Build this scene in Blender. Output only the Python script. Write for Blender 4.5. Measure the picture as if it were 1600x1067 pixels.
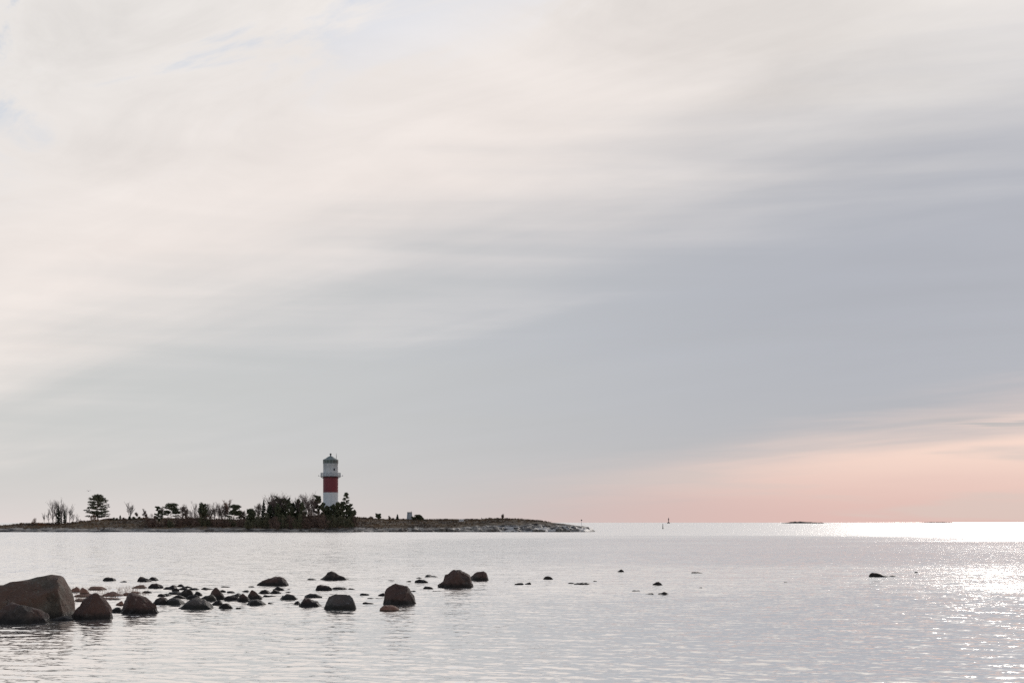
import bpy, math, random
import numpy as np
from mathutils import Vector, noise as mnoise

# ------------------------------------------------------------------ camera, sky, sun, exposure
scene = bpy.context.scene
for o in list(bpy.data.objects):
    bpy.data.objects.remove(o)
COL = scene.collection
F = 1600 * 50.0 / 36.0          # focal length in photograph pixels
H = 2.7                         # eye height above the water
HOR = 816.0                     # horizon row in the photograph
SUN_AZ = math.radians(20.5)     # to the right of the view axis (+Y)
SUN_EL = math.radians(25.0)

cam_d = bpy.data.cameras.new('camera')
cam_d.lens = 50.0; cam_d.sensor_width = 36.0; cam_d.sensor_fit = 'HORIZONTAL'
cam_d.shift_y = (HOR - 533.5) / 1600.0
cam_d.clip_start = 0.1; cam_d.clip_end = 80000.0
cam = bpy.data.objects.new('camera', cam_d); COL.objects.link(cam)
cam.location = (0, 0, H); cam.rotation_euler = (math.pi / 2, 0, 0)
scene.camera = cam

SUN_DIR = Vector((math.sin(SUN_AZ) * math.cos(SUN_EL), math.cos(SUN_AZ) * math.cos(SUN_EL), math.sin(SUN_EL)))


class NB:
    """small node-building helper"""
    def __init__(self, nt):
        self.nt = nt
    def n(self, typ, **kw):
        nd = self.nt.nodes.new(typ)
        for k, v in kw.items():
            setattr(nd, k, v)
        return nd
    def put(self, sock, v):
        if v is None:
            return
        if hasattr(v, 'is_output') or hasattr(v, 'links'):
            self.nt.links.new(v, sock)
        else:
            if isinstance(v, (tuple, list)) and len(v) == 3 and sock.type == 'RGBA':
                v = (*v, 1)
            sock.default_value = v
    def m(self, op, a, b=None, c=None, clamp=False):
        nd = self.n('ShaderNodeMath', operation=op, use_clamp=clamp)
        for i, v in enumerate((a, b, c)):
            self.put(nd.inputs[i], v)
        return nd.outputs[0]
    def v(self, op, a, b=None, s=None):
        nd = self.n('ShaderNodeVectorMath', operation=op)
        self.put(nd.inputs[0], a); self.put(nd.inputs[1], b)
        if s is not None:
            self.put(nd.inputs['Scale'], s)
        return nd.outputs['Value'] if op in ('DOT_PRODUCT', 'LENGTH') else nd.outputs['Vector']
    def sep(self, a):
        nd = self.n('ShaderNodeSeparateXYZ'); self.put(nd.inputs[0], a); return nd.outputs
    def comb(self, x, y, z):
        nd = self.n('ShaderNodeCombineXYZ')
        for i, q in enumerate((x, y, z)):
            self.put(nd.inputs[i], q)
        return nd.outputs[0]
    def smooth(self, x, lo, hi, a=0.0, b=1.0):
        nd = self.n('ShaderNodeMapRange', interpolation_type='SMOOTHSTEP')
        for i, q in enumerate((x, lo, hi, a, b)):
            self.put(nd.inputs[i], q)
        return nd.outputs[0]
    def lin(self, x, lo, hi, a=0.0, b=1.0):
        nd = self.n('ShaderNodeMapRange')
        for i, q in enumerate((x, lo, hi, a, b)):
            self.put(nd.inputs[i], q)
        return nd.outputs[0]
    def noise(self, vec, scale=1.0, detail=3.0, rough=0.5, dist=0.0, out='Fac'):
        nd = self.n('ShaderNodeTexNoise')
        self.put(nd.inputs['Vector'], vec); self.put(nd.inputs['Scale'], scale)
        nd.inputs['Detail'].default_value = detail; nd.inputs['Roughness'].default_value = rough
        nd.inputs['Distortion'].default_value = dist
        return nd.outputs[0] if out == 'Fac' else nd.outputs['Color']
    def mix(self, f, a, b, blend='MIX'):
        nd = self.n('ShaderNodeMix', data_type='RGBA', blend_type=blend)
        self.put(nd.inputs[0], f); self.put(nd.inputs[6], a); self.put(nd.inputs[7], b)
        return nd.outputs[2]


def build_world():
    w = bpy.data.worlds.new('World'); scene.world = w; w.use_nodes = True
    nt = w.node_tree; nt.nodes.clear(); b = NB(nt)
    out = b.n('ShaderNodeOutputWorld'); bg = b.n('ShaderNodeBackground')
    sky = b.n('ShaderNodeTexSky', sky_type='NISHITA')
    sky.sun_disc = False; sky.sun_elevation = SUN_EL; sky.sun_rotation = SUN_AZ
    sky.air_density = 1.0; sky.dust_density = 0.6
    d = b.v('NORMALIZE', b.n('ShaderNodeTexCoord').outputs['Generated'])
    x, y, z = b.sep(d)
    zc = b.m('MAXIMUM', z, 0.0)
    q = b.m('DIVIDE', 1.0, b.m('ADD', zc, 0.07))
    px, py = b.m('MULTIPLY', x, q), b.m('MULTIPLY', y, q)
    # cloud sheet coordinates: u runs along the edge of the high veil, v across it
    u = b.m('ADD', b.m('MULTIPLY', px, 0.62), b.m('MULTIPLY', py, -0.78))
    v = b.m('ADD', b.m('MULTIPLY', px, 0.78), b.m('MULTIPLY', py, 0.62))
    def nz(fu, fv, seed, det, rough=0.5, dist=0.0):
        return b.noise(b.comb(b.m('MULTIPLY', u, fu), b.m('MULTIPLY', v, fv), seed), 1.0, det, rough, dist)
    streak = nz(0.42, 1.9, 3.1, 4.0, 0.5, 0.35)
    broad = nz(0.16, 0.33, 9.7, 2.0)
    wisp = nz(1.7, 3.6, 14.2, 7.0, 0.62, 0.9)
    # a second streak set that lies level with the horizon
    lvl = b.noise(b.comb(b.m('MULTIPLY', x, 3.4), b.m('MULTIPLY', y, 3.4), b.m('MULTIPLY', z, 46.0)), 1.0, 5.0, 0.52, 0.3)
    flat = b.noise(b.comb(b.m('ADD', b.m('MULTIPLY', x, 4.0), b.m('MULTIPLY', z, 2.0)), b.m('MULTIPLY', y, 4.0), b.m('MULTIPLY', z, 17.0)), 1.0, 6.0, 0.55, 0.7)
    fl0 = b.m('SUBTRACT', flat, 0.5)
    st0 = b.m('SUBTRACT', streak, 0.5); br0 = b.m('SUBTRACT', broad, 0.5); ws0 = b.m('SUBTRACT', wisp, 0.5)
    lv0 = b.m('SUBTRACT', lvl, 0.5)
    # high bright veil: everything on one side of a straight edge in the cloud sheet
    sA = b.v('DOT_PRODUCT', d, (-0.30, -0.178, 1.0))
    sAw = b.m('ADD', sA, b.m('ADD', b.m('MULTIPLY', st0, 0.075), b.m('ADD', b.m('MULTIPLY', lv0, 0.085), b.m('MULTIPLY', br0, 0.14))))
    mA = b.smooth(sAw, -0.048, 0.090)
    # colour of the veil
    lum = b.m('ADD', b.m('MULTIPLY', st0, 0.36), b.m('ADD', b.m('MULTIPLY', fl0, 0.38), b.m('MULTIPLY', ws0, b.smooth(sA, 0.06, 0.24, 0.2, 0.75))))
    warm = b.smooth(b.m('ADD', sA, b.m('MULTIPLY', br0, 0.2)), 0.02, 0.24)
    veil = b.mix(warm, (0.90, 0.815, 0.765), (0.84, 0.80, 0.765))
    right = b.smooth(x, -0.06, 0.30)
    veil = b.mix(right, veil, (0.665, 0.635, 0.61))
    veil = b.v('SCALE', veil, s=b.m('ADD', 1.0, b.m('MULTIPLY', lum, b.lin(right, 0, 1, 0.52, 1.1))))
    # lower blue-grey sheet
    xr = b.smooth(b.m('ADD', x, b.m('MULTIPLY', b.m('ADD', lv0, br0), 0.16)), -0.36, 0.30)
    sheet = b.mix(xr, (0.60, 0.605, 0.60), (0.408, 0.425, 0.478))
    sheet = b.v('SCALE', sheet, s=b.m('ADD', 1.0, b.m('ADD', b.m('MULTIPLY', lv0, 0.16), b.m('MULTIPLY', st0, 0.07))))
    col = b.mix(mA, sheet, veil)
    # haze along the horizon
    hz = b.m('POWER', 2.71828, b.m('MULTIPLY', zc, -42.0))
    hzc = b.mix(b.smooth(x, -0.3, 0.12), (0.74, 0.675, 0.665), (0.54, 0.495, 0.505))
    col = b.mix(b.m('MULTIPLY', hz, 0.9), col, hzc)
    # clear rosy strip under the sheet
    sC = b.m('SUBTRACT', b.v('DOT_PRODUCT', d, (0.170, 0.024, 0.0)), z)
    sCw = b.m('ADD', sC, b.m('ADD', b.m('MULTIPLY', lv0, 0.060), b.m('MULTIPLY', st0, 0.03)))
    mC = b.m('MULTIPLY', b.smooth(sCw, -0.020, 0.030), b.smooth(x, -0.12, 0.25))
    low = b.smooth(b.m('ADD', z, b.m('MULTIPLY', lv0, 0.02)), 0.0, 0.058)
    rose = b.mix(low, (0.655, 0.452, 0.448), (0.885, 0.665, 0.59))
    rose = b.mix(b.m('MULTIPLY', b.smooth(lv0, 0.0, 0.14), 0.65), rose, (0.60, 0.52, 0.51))
    col = b.mix(mC, col, rose)
    # thin dark cloud bars low over the rosy strip
    bar = b.noise(b.comb(b.m('MULTIPLY', x, 7.0), b.m('MULTIPLY', y, 7.0), b.m('MULTIPLY', z, 260.0)), 1.0, 3.0, 0.5, 0.2)
    barz = b.m('MULTIPLY', b.smooth(z, 0.060, 0.066), b.smooth(z, 0.072, 0.067))
    barm = b.m('MULTIPLY', b.m('MULTIPLY', b.smooth(bar, 0.40, 0.52), barz), b.smooth(x, 0.25, 0.30))
    col = b.mix(b.m('MULTIPLY', barm, 0.9), col, (0.45, 0.44, 0.46))
    # light scattered round the veiled sun
    sd = b.m('MAXIMUM', b.v('DOT_PRODUCT', d, tuple(SUN_DIR)), 0.0)
    glow = b.m('ADD', b.m('MULTIPLY', b.m('POWER', sd, 150.0), 0.45), b.m('MULTIPLY', b.m('POWER', sd, 1800.0), 1.2))
    col = b.v('ADD', col, b.v('SCALE', (1.0, 0.95, 0.93), s=glow))
    # gaps in the veil far from its edge show the sky itself
    gap = b.m('MULTIPLY', b.smooth(b.m('ADD', b.m('ADD', wisp, b.m('MULTIPLY', br0, 0.5)), b.smooth(sA, 0.25, 0.85, 0.0, 0.20)), 0.44, 0.62), b.smooth(sA, 0.12, 0.27))
    cover = b.m('SUBTRACT', 0.96, b.m('MULTIPLY', gap, 0.75))
    full = b.mix(cover, sky.outputs[0], b.v('SCALE', col, s=10.0))
    nt.links.new(full, bg.inputs['Color']); bg.inputs['Strength'].default_value = 0.1
    nt.links.new(bg.outputs[0], out.inputs[0])


build_world()
sun_d = bpy.data.lights.new('sun', 'SUN'); sun_d.energy = 1.2; sun_d.angle = math.radians(0.9)
sun_d.color = (1.0, 0.93, 0.86)
sun = bpy.data.objects.new('sun', sun_d); COL.objects.link(sun)
sun.rotation_euler = SUN_DIR.to_track_quat('Z', 'Y').to_euler(); sun.location = (0, 0, 60)

scene.view_settings.view_transform = 'Standard'; scene.view_settings.look = 'None'
scene.view_settings.exposure = 0.0; scene.view_settings.gamma = 1.0
scene.view_settings.use_curve_mapping = False
scene.cycles.use_denoising = False
scene.cycles.max_bounces = 6; scene.cycles.diffuse_bounces = 2; scene.cycles.glossy_bounces = 3
scene.cycles.sample_clamp_indirect = 4.0
scene.cycles.sample_clamp_direct = 12.0


# ------------------------------------------------------------------ helpers
def wx(px, d):
    return (px - 800.0) / F * d
def wz(py, d):
    return H + (HOR - py) / F * d
def dist_at(py):
    return H * F / (py - HOR)

def mesh_obj(name, verts, faces, mat, parent=None, smooth=False):
    me = bpy.data.meshes.new(name)
    me.from_pydata([tuple(map(float, p)) for p in verts], [], [tuple(map(int, f)) for f in faces]); me.update()
    if smooth:
        me.polygons.foreach_set('use_smooth', [True] * len(me.polygons))
    o = bpy.data.objects.new(name, me); COL.objects.link(o)
    if mat is not None:
        me.materials.append(mat)
    if parent is not None:
        o.parent = parent
    return o

def tag(o, label=None, cat=None, group=None, kind=None):
    if label: o['label'] = label
    if cat: o['category'] = cat
    if group: o['group'] = group
    if kind: o['kind'] = kind
    return o

def thing(name, loc, label, cat, group=None, rz=0.0):
    o = bpy.data.objects.new(name, None); COL.objects.link(o)
    o.empty_display_size = 0.2
    o.location = loc; o.rotation_euler = (0, 0, rz)
    return tag(o, label, cat, group)

class Geo:
    def __init__(self):
        self.v = []; self.f = []
    def add(self, vs, fs):
        k = len(self.v)
        self.v += [tuple(p) for p in vs]
        self.f += [tuple(i + k for i in f) for f in fs]
    def box(self, c, s, rz=0.0):
        cx, cy, cz = c; hx, hy, hz = s[0] / 2, s[1] / 2, s[2] / 2
        ca, sa = math.cos(rz), math.sin(rz)
        vs = []
        for dz in (-hz, hz):
            for dx, dy in ((-hx, -hy), (hx, -hy), (hx, hy), (-hx, hy)):
                vs.append((cx + dx * ca - dy * sa, cy + dx * sa + dy * ca, cz + dz))
        self.add(vs, [(3, 2, 1, 0), (4, 5, 6, 7), (0, 1, 5, 4), (1, 2, 6, 5), (2, 3, 7, 6), (3, 0, 4, 7)])
    def tube(self, pts, rads, n=5, cap=True):
        pts = [Vector(p) for p in pts]
        vs = []; fs = []
        for i, p in enumerate(pts):
            t = (pts[min(i + 1, len(pts) - 1)] - pts[max(i - 1, 0)])
            if t.length < 1e-9: t = Vector((0, 0, 1))
            t.normalize()
            a = Vector((1, 0, 0)) if abs(t.x) < 0.8 else Vector((0, 1, 0))
            e1 = t.cross(a).normalized(); e2 = t.cross(e1)
            for k in range(n):
                an = 2 * math.pi * k / n
                vs.append(p + (e1 * math.cos(an) + e2 * math.sin(an)) * rads[i])
        for i in range(len(pts) - 1):
            for k in range(n):
                a0 = i * n + k; a1 = i * n + (k + 1) % n
                fs.append((a0, a0 + n, a1 + n, a1))
        if cap:
            fs.append(tuple(range(n))); fs.append(tuple(reversed(range((len(pts) - 1) * n, len(pts) * n))))
        self.add(vs, fs)
    def lathe(self, prof, n=48, a0=0.0, a1=2 * math.pi):
        """prof: list of (r, z) from bottom to top"""
        full = abs(a1 - a0 - 2 * math.pi) < 1e-6
        m = n if full else n + 1
        vs = []; fs = []
        for r, z in prof:
            for k in range(m):
                a = a0 + (a1 - a0) * k / n
                vs.append((r * math.cos(a), r * math.sin(a), z))
        for i in range(len(prof) - 1):
            for k in range(n):
                k2 = (k + 1) % m
                fs.append((i * m + k, i * m + k2, (i + 1) * m + k2, (i + 1) * m + k))
        self.add(vs, fs)
    def obj(self, name, mat, parent=None, smooth=False):
        return mesh_obj(name, self.v, self.f, mat, parent, smooth)


# ------------------------------------------------------------------ materials
def new_mat(name):
    m = bpy.data.materials.new(name); m.use_nodes = True
    nt = m.node_tree; nt.nodes.clear()
    b = NB(nt)
    out = b.n('ShaderNodeOutputMaterial'); p = b.n('ShaderNodeBsdfPrincipled')
    nt.links.new(p.outputs[0], out.inputs[0])
    return m, b, p

def simple(name, c, c2=None, scale=3.0, rough=0.7, bump=0.0, detail=4.0, metallic=0.0, spec=0.5, vec='Object', stretch=(1, 1, 1)):
    m, b, p = new_mat(name)
    tc = b.n('ShaderNodeTexCoord').outputs[vec] if vec != 'Position' else b.n('ShaderNodeNewGeometry').outputs['Position']
    co = b.v('MULTIPLY', tc, stretch)
    if c2 is None: c2 = tuple(q * 0.8 for q in c)
    f = b.noise(co, scale, detail, 0.6)
    f = b.smooth(f, 0.32, 0.68)
    b.put(p.inputs['Base Color'], b.mix(f, c, c2))
    p.inputs['Roughness'].default_value = rough; p.inputs['Metallic'].default_value = metallic
    p.inputs['Specular IOR Level'].default_value = spec
    if bump:
        bn = b.n('ShaderNodeBump'); bn.inputs['Strength'].default_value = bump; bn.inputs['Distance'].default_value = 0.05
        b.put(bn.inputs['Height'], b.noise(co, scale * 3, 5.0, 0.6)); b.put(p.inputs['Normal'], bn.outputs[0])
    return m

def rock_mat(name, dark, pale, red, lichen, rough=0.62, wl=0.24):
    m, b, p = new_mat(name)
    pos = b.n('ShaderNodeNewGeometry').outputs['Position']
    rnd = b.n('ShaderNodeObjectInfo').outputs['Random']
    n1 = b.noise(pos, 2.6, 6.0, 0.62); n2 = b.noise(pos, 9.0, 5.0, 0.6); n3 = b.noise(pos, 1.1, 3.0, 0.5); n4 = b.noise(pos, 60.0, 2.0, 0.5)
    c = b.mix(b.smooth(n1, 0.34, 0.66), dark, pale)
    c = b.mix(b.m('MULTIPLY', b.smooth(b.m('ADD', n3, b.m('MULTIPLY', rnd, 0.22)), 0.45, 0.66), 0.85), c, red)
    c = b.mix(b.m('MULTIPLY', b.smooth(n2, 0.55, 0.68), 0.65), c, lichen)
    c = b.mix(b.m('MULTIPLY', b.smooth(n4, 0.52, 0.70), 0.22), c, tuple(q * 0.45 for q in dark))
    vor = b.n('ShaderNodeTexVoronoi', feature='DISTANCE_TO_EDGE')
    b.put(vor.inputs['Vector'], b.v('ADD', b.v('MULTIPLY', pos, (0.95, 0.6, 0.75)), b.v('SCALE', b.noise(pos, 1.6, 5.0, 0.65, out='Color'), s=0.75)))
    vor.inputs['Scale'].default_value = 1.0
    crack = b.m('MULTIPLY', b.smooth(vor.outputs['Distance'], 0.012, 0.001), b.smooth(n1, 0.44, 0.60))
    c = b.mix(b.m('MULTIPLY', crack, 0.55), c, tuple(q * 0.25 for q in dark))
    up = b.sep(b.n('ShaderNodeNewGeometry').outputs['Normal'])[2]
    spot = b.m('MULTIPLY', b.smooth(b.noise(pos, 16.0, 3.0, 0.5), 0.62, 0.70), b.smooth(up, 0.45, 0.8))
    c = b.mix(b.m('MULTIPLY', spot, 0.35), c, (0.26, 0.25, 0.235))
    zz = b.sep(pos)[2]
    wet = b.smooth(b.m('ADD', zz, b.m('MULTIPLY', b.m('SUBTRACT', n2, 0.5), 0.14 * wl / 0.16)), wl, wl * 0.25)
    c = b.mix(b.m('MULTIPLY', wet, 0.92), c, (dark[0] * 0.20, dark[1] * 0.22, dark[2] * 0.17))
    b.put(p.inputs['Base Color'], c)
    b.put(p.inputs['Roughness'], b.lin(wet, 0, 1, rough + 0.1, 0.5))
    p.inputs['Specular IOR Level'].default_value = 0.3
    bn = b.n('ShaderNodeBump'); bn.inputs['Strength'].default_value = 0.9; bn.inputs['Distance'].default_value = 0.07
    b.put(bn.inputs['Height'], b.m('SUBTRACT', b.m('ADD', b.noise(pos, 5.0, 6.0, 0.65), b.m('MULTIPLY', b.noise(pos, 28.0, 4.0, 0.6), 0.3)), b.m('MULTIPLY', crack, 0.6)))
    b.put(p.inputs['Normal'], bn.outputs[0])
    return m

M = {}
M['boulder'] = rock_mat('granite_dark', (0.022, 0.016, 0.013), (0.082, 0.063, 0.052), (0.088, 0.046, 0.035), (0.115, 0.104, 0.094))
M['boulder_olive'] = rock_mat('granite_olive', (0.044, 0.034, 0.025), (0.120, 0.102, 0.078), (0.120, 0.068, 0.048), (0.15, 0.143, 0.118))
M['boulder_red'] = rock_mat('granite_red', (0.15, 0.088, 0.064), (0.27, 0.175, 0.13), (0.21, 0.105, 0.075), (0.25, 0.19, 0.155), 0.62, 0.04)
M['boulder_grey'] = rock_mat('granite_grey', (0.044, 0.040, 0.036), (0.125, 0.119, 0.109), (0.085, 0.066, 0.056), (0.165, 0.158, 0.146), 0.55)

def water_mat():
    m, b, p = new_mat('sea_water')
    geo = b.n('ShaderNodeNewGeometry')
    pos = geo.outputs['Position']; nrm = geo.outputs['Normal']
    x, y, z = b.sep(pos)
    p.inputs['Base Color'].default_value = (0.955, 0.935, 0.905, 1)
    p.inputs['Metallic'].default_value = 0.93     # silvery, almost wholly mirroring surface at this low angle
    p.inputs['IOR'].default_value = 1.36
        # ripple slopes: three sizes, long axes lying mostly across the wind
    def slope(sx, sy, amp, detail, seed):
        co = b.comb(b.m('MULTIPLY', x, sx), b.m('MULTIPLY', y, sy), seed)
        c = b.noise(co, 1.0, detail, 0.55, 0.4, out='Color')
        c = b.v('SUBTRACT', c, (0.5, 0.5, 0.5))
        return b.v('MULTIPLY', c, b.comb(b.m('MULTIPLY', amp, 0.7), amp, 0.0))
    r = b.m('SQRT', b.m('ADD', b.m('MULTIPLY', x, x), b.m('MULTIPLY', y, y)))
    # cat's paws: smoother and rougher patches of surface
    patch = b.noise(b.comb(b.m('MULTIPLY', x, 0.012), b.m('MULTIPLY', y, 0.03), 2.0), 1.0, 3.0, 0.5, 0.5)
    p0 = b.m('SUBTRACT', patch, 0.5)
    fine = b.m('SUBTRACT', b.noise(b.comb(b.m('MULTIPLY', x, 0.10), b.m('MULTIPLY', y, 0.22), 7.0), 1.0, 3.0, 0.5), 0.5)
    # the stony bar under the boulders roughens the water over it, the open sound beyond is rough again
    yb = b.m('ADD', y, b.m('ADD', b.m('MULTIPLY', p0, 16.0), b.m('MULTIPLY', fine, 26.0)))
    bar = b.m('MULTIPLY', b.smooth(yb, 51.0, 59.0), b.smooth(yb, 97.0, 82.0))
    far = b.smooth(b.m('ADD', r, b.m('ADD', b.m('MULTIPLY', p0, 170.0), b.m('MULTIPLY', fine, 130.0))), 150.0, 340.0)
    lee = b.m('MULTIPLY', b.smooth(x, -6.0, -30.0), b.smooth(r, 60.0, 110.0))
    g = b.m('ADD', b.smooth(r, 25.0, 60.0, 0.17, 0.49), b.m('ADD', b.m('MULTIPLY', bar, 0.34), b.m('ADD', b.m('MULTIPLY', far, 0.56), b.m('MULTIPLY', p0, 0.5))))
    g = b.m('MINIMUM', b.m('ADD', g, b.m('MULTIPLY', lee, 0.60)), 1.25)
    b.put(p.inputs['Roughness'], b.lin(far, 0, 1, 0.06, 0.20))
    s1 = slope(0.35, 0.85, b.m('MULTIPLY', g, 0.30), 3.0, 1.3)
    s2 = slope(1.7, 4.8, b.m('ADD', b.m('MULTIPLY', g, 0.46), 0.10), 3.0, 5.9)
    gust = b.noise(b.comb(b.m('MULTIPLY', x, 0.9), b.m('MULTIPLY', y, 1.7), 21.0), 1.0, 3.0, 0.6)
    gust = b.smooth(gust, 0.46, 0.70, 0.7, 3.1)
    s3 = slope(6.0, 12.0, b.m('MULTIPLY', b.m('ADD', b.m('MULTIPLY', g, 0.52), 0.20), gust), 2.0, 8.8)
    # wavelets run shoreward with their steeper faces turned to the shore
    front = b.comb(-0.006, b.m('MULTIPLY', g, -0.112), 0.0)
    nn = b.v('NORMALIZE', b.v('ADD', b.v('ADD', b.v('ADD', nrm, front), s1), b.v('ADD', s2, s3)))
    b.put(p.inputs['Normal'], nn)
    return m
M['water'] = water_mat()

M['needles'] = simple('pine_needles', (0.062, 0.078, 0.040), (0.125, 0.122, 0.066), 0.9, 0.8, vec='Position')
M['needles_dark'] = simple('spruce_needles', (0.036, 0.048, 0.028), (0.062, 0.068, 0.040), 0.9, 0.8, vec='Position')
M['bark'] = simple('bark', (0.075, 0.058, 0.048), (0.13, 0.090, 0.068), 1.3, 0.9, vec='Position')
M['pine_bark'] = simple('pine_bark', (0.10, 0.060, 0.042), (0.22, 0.105, 0.060), 0.7, 0.9, vec='Position')
M['birch_twig'] = simple('twigs', (0.12, 0.088, 0.082), (0.175, 0.135, 0.125), 1.0, 0.9, vec='Position')
M['leaf_rust'] = simple('rusty_leaves', (0.20, 0.085, 0.045), (0.30, 0.14, 0.07), 1.5, 0.85, vec='Position')
M['leaf_brown'] = simple('withered_leaves', (0.115, 0.078, 0.062), (0.21, 0.130, 0.095), 1.5, 0.85, vec='Position')
M['leaf_green'] = simple('juniper_leaves', (0.068, 0.078, 0.044), (0.15, 0.130, 0.066), 1.2, 0.85, vec='Position')
M['heath'] = simple('heath', (0.085, 0.058, 0.038), (0.23, 0.150, 0.085), 0.16, 0.95, vec='Position')
M['reed'] = simple('dry_reed', (0.36, 0.23, 0.15), (0.26, 0.15, 0.10), 4.0, 0.8, vec='Position')
M['white'] = simple('white_paint', (0.68, 0.70, 0.71), (0.58, 0.605, 0.62), 0.8, 0.5, stretch=(1.5, 1.5, 0.25))
M['red'] = simple('red_paint', (0.20, 0.020, 0.030), (0.155, 0.016, 0.025), 0.8, 0.5, stretch=(1.5, 1.5, 0.2))
M['roof_green'] = simple('verdigris_roof', (0.15, 0.19, 0.185), (0.20, 0.24, 0.23), 1.0, 0.55)
M['dark_metal'] = simple('dark_metal', (0.030, 0.034, 0.040), (0.05, 0.055, 0.06), 3.0, 0.5)
M['grey_metal'] = simple('galvanised_rail', (0.46, 0.49, 0.51), (0.36, 0.39, 0.41), 3.0, 0.45)
M['slab'] = simple('gallery_slab', (0.09, 0.09, 0.095), (0.14, 0.14, 0.145), 3.0, 0.8)
M['glass'] = simple('lantern_glass', (0.035, 0.060, 0.060), (0.050, 0.075, 0.072), 0.5, 0.12)
M['weathered'] = simple('weathered_boards', (0.42, 0.45, 0.48), (0.33, 0.36, 0.39), 2.0, 0.8, stretch=(6, 6, 0.4))
M['grey_wood'] = simple('grey_wood', (0.16, 0.14, 0.12), (0.10, 0.088, 0.076), 3.0, 0.85)
M['sign_white'] = simple('sign_white', (0.72, 0.70, 0.70), (0.62, 0.60, 0.60), 2.0, 0.6)
M['buoy'] = simple('spar_paint', (0.06, 0.075, 0.06), (0.09, 0.10, 0.085), 3.0, 0.5)
M['beacon'] = simple('far_beacon_paint', (0.06, 0.045, 0.05), (0.09, 0.06, 0.065), 0.3, 0.7)
M['feather'] = simple('gull_feathers', (0.30, 0.30, 0.31), (0.18, 0.18, 0.19), 6.0, 0.8)

def island_mat():
    m, b, p = new_mat('island_ground')
    geo = b.n('ShaderNodeNewGeometry')
    pos = geo.outputs['Position']
    x, y, z = b.sep(pos)
    nzv = b.sep(geo.outputs['Normal'])[2]
    n1 = b.noise(pos, 0.16, 4.0, 0.6); n2 = b.noise(b.v('MULTIPLY', pos, (0.22, 0.4, 2.4)), 1.0, 6.0, 0.65, 0.4); n3 = b.noise(pos, 2.5, 4.0, 0.6)
    rock = b.mix(b.smooth(n2, 0.42, 0.58), (0.030, 0.024, 0.019), (0.36, 0.325, 0.28))
    rock = b.mix(b.m('MULTIPLY', b.smooth(n3, 0.5, 0.7), 0.5), rock, (0.085, 0.074, 0.066))
    # the bare point: dark slanting layers, sun glints painted between them as pale grey bands
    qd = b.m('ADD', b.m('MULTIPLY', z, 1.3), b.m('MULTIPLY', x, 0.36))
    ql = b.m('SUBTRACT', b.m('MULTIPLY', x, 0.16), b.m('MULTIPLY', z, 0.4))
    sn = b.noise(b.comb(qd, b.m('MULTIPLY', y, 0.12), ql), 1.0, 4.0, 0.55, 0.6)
    strata_glints = b.mix(b.smooth(b.m('SUBTRACT', sn, b.m('MULTIPLY', z, 0.07)), 0.45, 0.50), (0.024, 0.020, 0.018), (0.46, 0.44, 0.42))
    rock = b.mix(b.smooth(x, -12.0, 0.0), rock, strata_glints)
    soil = b.mix(b.smooth(n1, 0.4, 0.62), (0.060, 0.043, 0.030), (0.135, 0.098, 0.060))
    soil = b.mix(b.m('MULTIPLY', b.smooth(n3, 0.45, 0.7), 0.6), soil, (0.10, 0.072, 0.048))
    line = b.m('ADD', z, b.m('MULTIPLY', b.m('SUBTRACT', n1, 0.5), 2.2))
    right = b.smooth(x, -25.0, 0.0)
    veg = b.smooth(line, b.lin(right, 0, 1, 0.85, 1.7), b.lin(right, 0, 1, 1.35, 2.4))
    c = b.mix(veg, rock, soil)
    tide = b.smooth(b.m('ADD', z, b.m('MULTIPLY', b.m('SUBTRACT', n2, 0.5), 0.5)), 0.32, 0.12)
    c = b.mix(b.m('MULTIPLY', tide, 0.85), c, (0.016, 0.014, 0.013))
    b.put(p.inputs['Base Color'], c)
    b.put(p.inputs['Roughness'], b.lin(veg, 0, 1, 0.55, 0.95))
    bn = b.n('ShaderNodeBump'); bn.inputs['Strength'].default_value = 0.8; bn.inputs['Distance'].default_value = 0.25
    b.put(bn.inputs['Height'], b.noise(b.v('MULTIPLY', pos, (0.6, 0.8, 1.5)), 1.0, 6.0, 0.65)); b.put(p.inputs['Normal'], bn.outputs[0])
    return m
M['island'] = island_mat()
M['shore'] = rock_mat('shore_granite', (0.050, 0.042, 0.034), (0.26, 0.24, 0.205), (0.085, 0.070, 0.060), (0.23, 0.225, 0.212), 0.62)
M['islet'] = simple('islet_ground', (0.050, 0.044, 0.040), (0.085, 0.075, 0.062), 0.08, 0.9, vec='Position')


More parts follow.
